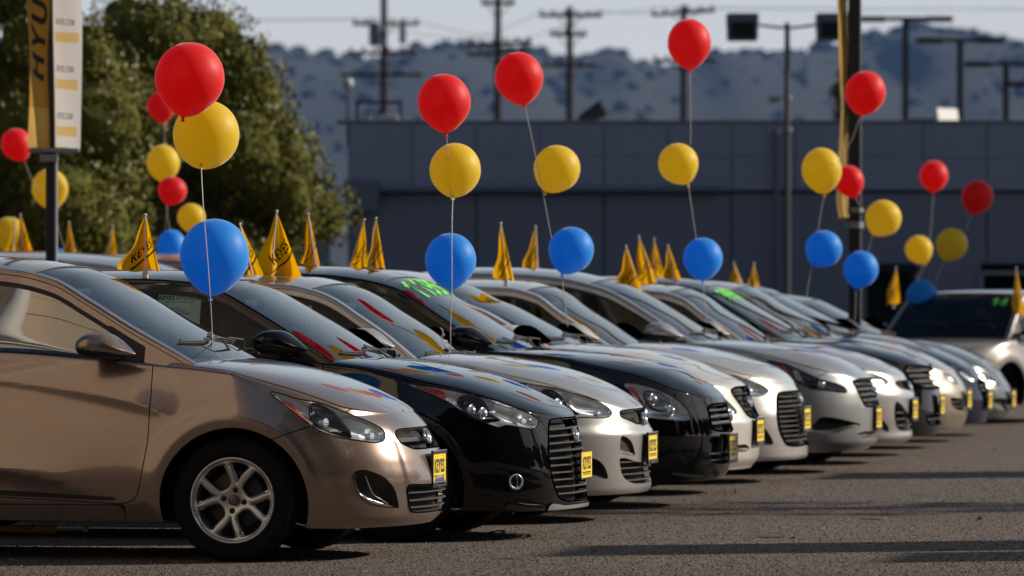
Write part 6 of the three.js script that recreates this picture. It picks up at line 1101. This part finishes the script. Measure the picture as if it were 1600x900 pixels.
{
  const w = thing('crumpled_wrapper', 'small crumpled pale wrapper on the asphalt by the black hatchback', 'litter', place(-0.115, 30.2).toArray());
  const g = new THREE.PlaneGeometry(0.16, 0.05, 12, 5).rotateX(-Math.PI / 2), p = g.attributes.position; for (let i = 0; i < p.count; i++) p.setY(i, 0.02 + 0.028 * fbm(p.getX(i) * 25, p.getZ(i) * 25, 1, 2) + 0.01 * Math.sin(p.getX(i) * 40)); g.computeVertexNormals(); part('wrapper', g, std({ color: lin(0.35, 0.24, 0.17), roughness: 0.6, side: THREE.DoubleSide }), w);
}
{
  const g = new THREE.PlaneGeometry(0.03, 0.02, 2, 2).rotateX(-Math.PI / 2), list = []; for (let k = 0; k < 60; k++) { const q = place(-1 + rnd() * 5.5, 26.4 + rnd() * 22); list.push(new THREE.Matrix4().compose(V(q.x, 0.008, q.z), new THREE.Quaternion().setFromEuler(new THREE.Euler(rnd() * 0.8, rnd() * 6, rnd() * 0.8)), V(0.4 + rnd(), 1, 0.4 + rnd()))); }
  const im = new THREE.InstancedMesh(g, std({ color: lin(0.20, 0.12, 0.07), roughness: 0.8, side: THREE.DoubleSide }), list.length); list.forEach((m, i) => im.setMatrixAt(i, m)); im.name = 'dry_leaves'; im.userData.kind = 'stuff'; scene.add(im);
}
// ---------------------------------------------------------------- outside the frame to the right: what throws the long shadows
const sunFlat = V(sunDir.x, 0, sunDir.z).normalize(), run = 1 / Math.tan(SUN.up * Math.PI / 180);
function shadeSource(across, depth, height) { return place(across, depth).addScaledVector(sunFlat, height * run); }
function palm(label, pos, height, crown) {
  const t = thing('fan_palm', label, 'palm tree', pos.toArray(), 0, 'palms and posts outside the frame'), parts = [];
  part('trunk', new THREE.CylinderGeometry(0.12, 0.2, height, 14).translate(0, height / 2, 0), bark, t);
  for (let k = 0; k < 34; k++) { const a = k * 2.39996, up = 1.2 - k * 0.07, L = crown * (0.8 + rnd() * 0.3), dir = V(Math.cos(a) * Math.cos(up), Math.sin(up), Math.sin(a) * Math.cos(up)), b = V(0, height, 0); const mid = b.clone().addScaledVector(dir, L * 0.6); parts.push(rod(b, mid, 0.012));
    for (let f = -6; f <= 6; f++) { const s = V(-Math.sin(a), 0, Math.cos(a)), e = mid.clone().addScaledVector(dir, L * 0.45 * Math.cos(f * 0.2)).addScaledVector(s, L * 0.42 * Math.sin(f * 0.22)); e.y -= 0.10 * Math.abs(f) * 0.3; parts.push(rod(mid, e, 0.018, 0.003, 4)); } }
  part('fronds', merge(parts), std({ name: 'palm_frond', color: lin(0.05, 0.06, 0.02), roughness: 0.7 }), t);
}
palm('fan palm outside the right edge throwing a feathered shadow', shadeSource(1.7, 34.2, 8.2), 8.2, 1.3);
function bannerPost(label, across, depth, top, wide, tall, off) { const q = shadeSource(across, depth, top), t = thing('banner_lamp_post', label, 'lamp post', q.toArray(), 0); part('post', new THREE.CylinderGeometry(0.06, 0.08, top - tall * 0.2, 14).translate(0, (top - tall * 0.2) / 2, 0), darkSteel, t); part('banner', box(0.03, tall, wide, 0, top - tall / 2, off), whiteBanner, t); part('banner_bracket', rbox(0.05, 0.05, wide + 0.1, 0.01, 0, top + 0.02, off), darkSteel, t); }
bannerPost('lamp post with a wide banner outside the right edge', 0.35, 28.5, 5.8, 1.25, 1.5, 0.1);
bannerPost('second lamp post with a wide banner outside the right edge', 2.0, 27.9, 5.6, 1.1, 2.4, 0.25);
bannerPost('farther lamp post with a banner outside the right edge', 2.4, 40.8, 5.6, 1.6, 2.2, 0.2);
bannerPost('farthest lamp post with a banner outside the right edge', 4.7, 49.5, 5.6, 1.5, 2.2, 0.2);
{ // the tree whose shade lies on the balloons at the far right
  const p = V(...BALLOONS.find((b) => /dull yellow/.test(b[5]))[1]).addScaledVector(sunDir, 15); const y = p.y; p.y = 0;
  leafyTree('tall_shade_tree', 'tall tree outside the right edge shading the far balloons', p.toArray(), [[0, y, 0, 0.75], [0.3, y + 0.5, 0.2, 0.6], [-0.3, y - 0.5, -0.2, 0.65], [0.1, y - 0.8, 0.3, 0.6], [-0.2, y + 0.2, 0.4, 0.6], [0.2, y, -0.4, 0.6]], 5000, 0.12);
}
renderer.render(scene, camera);
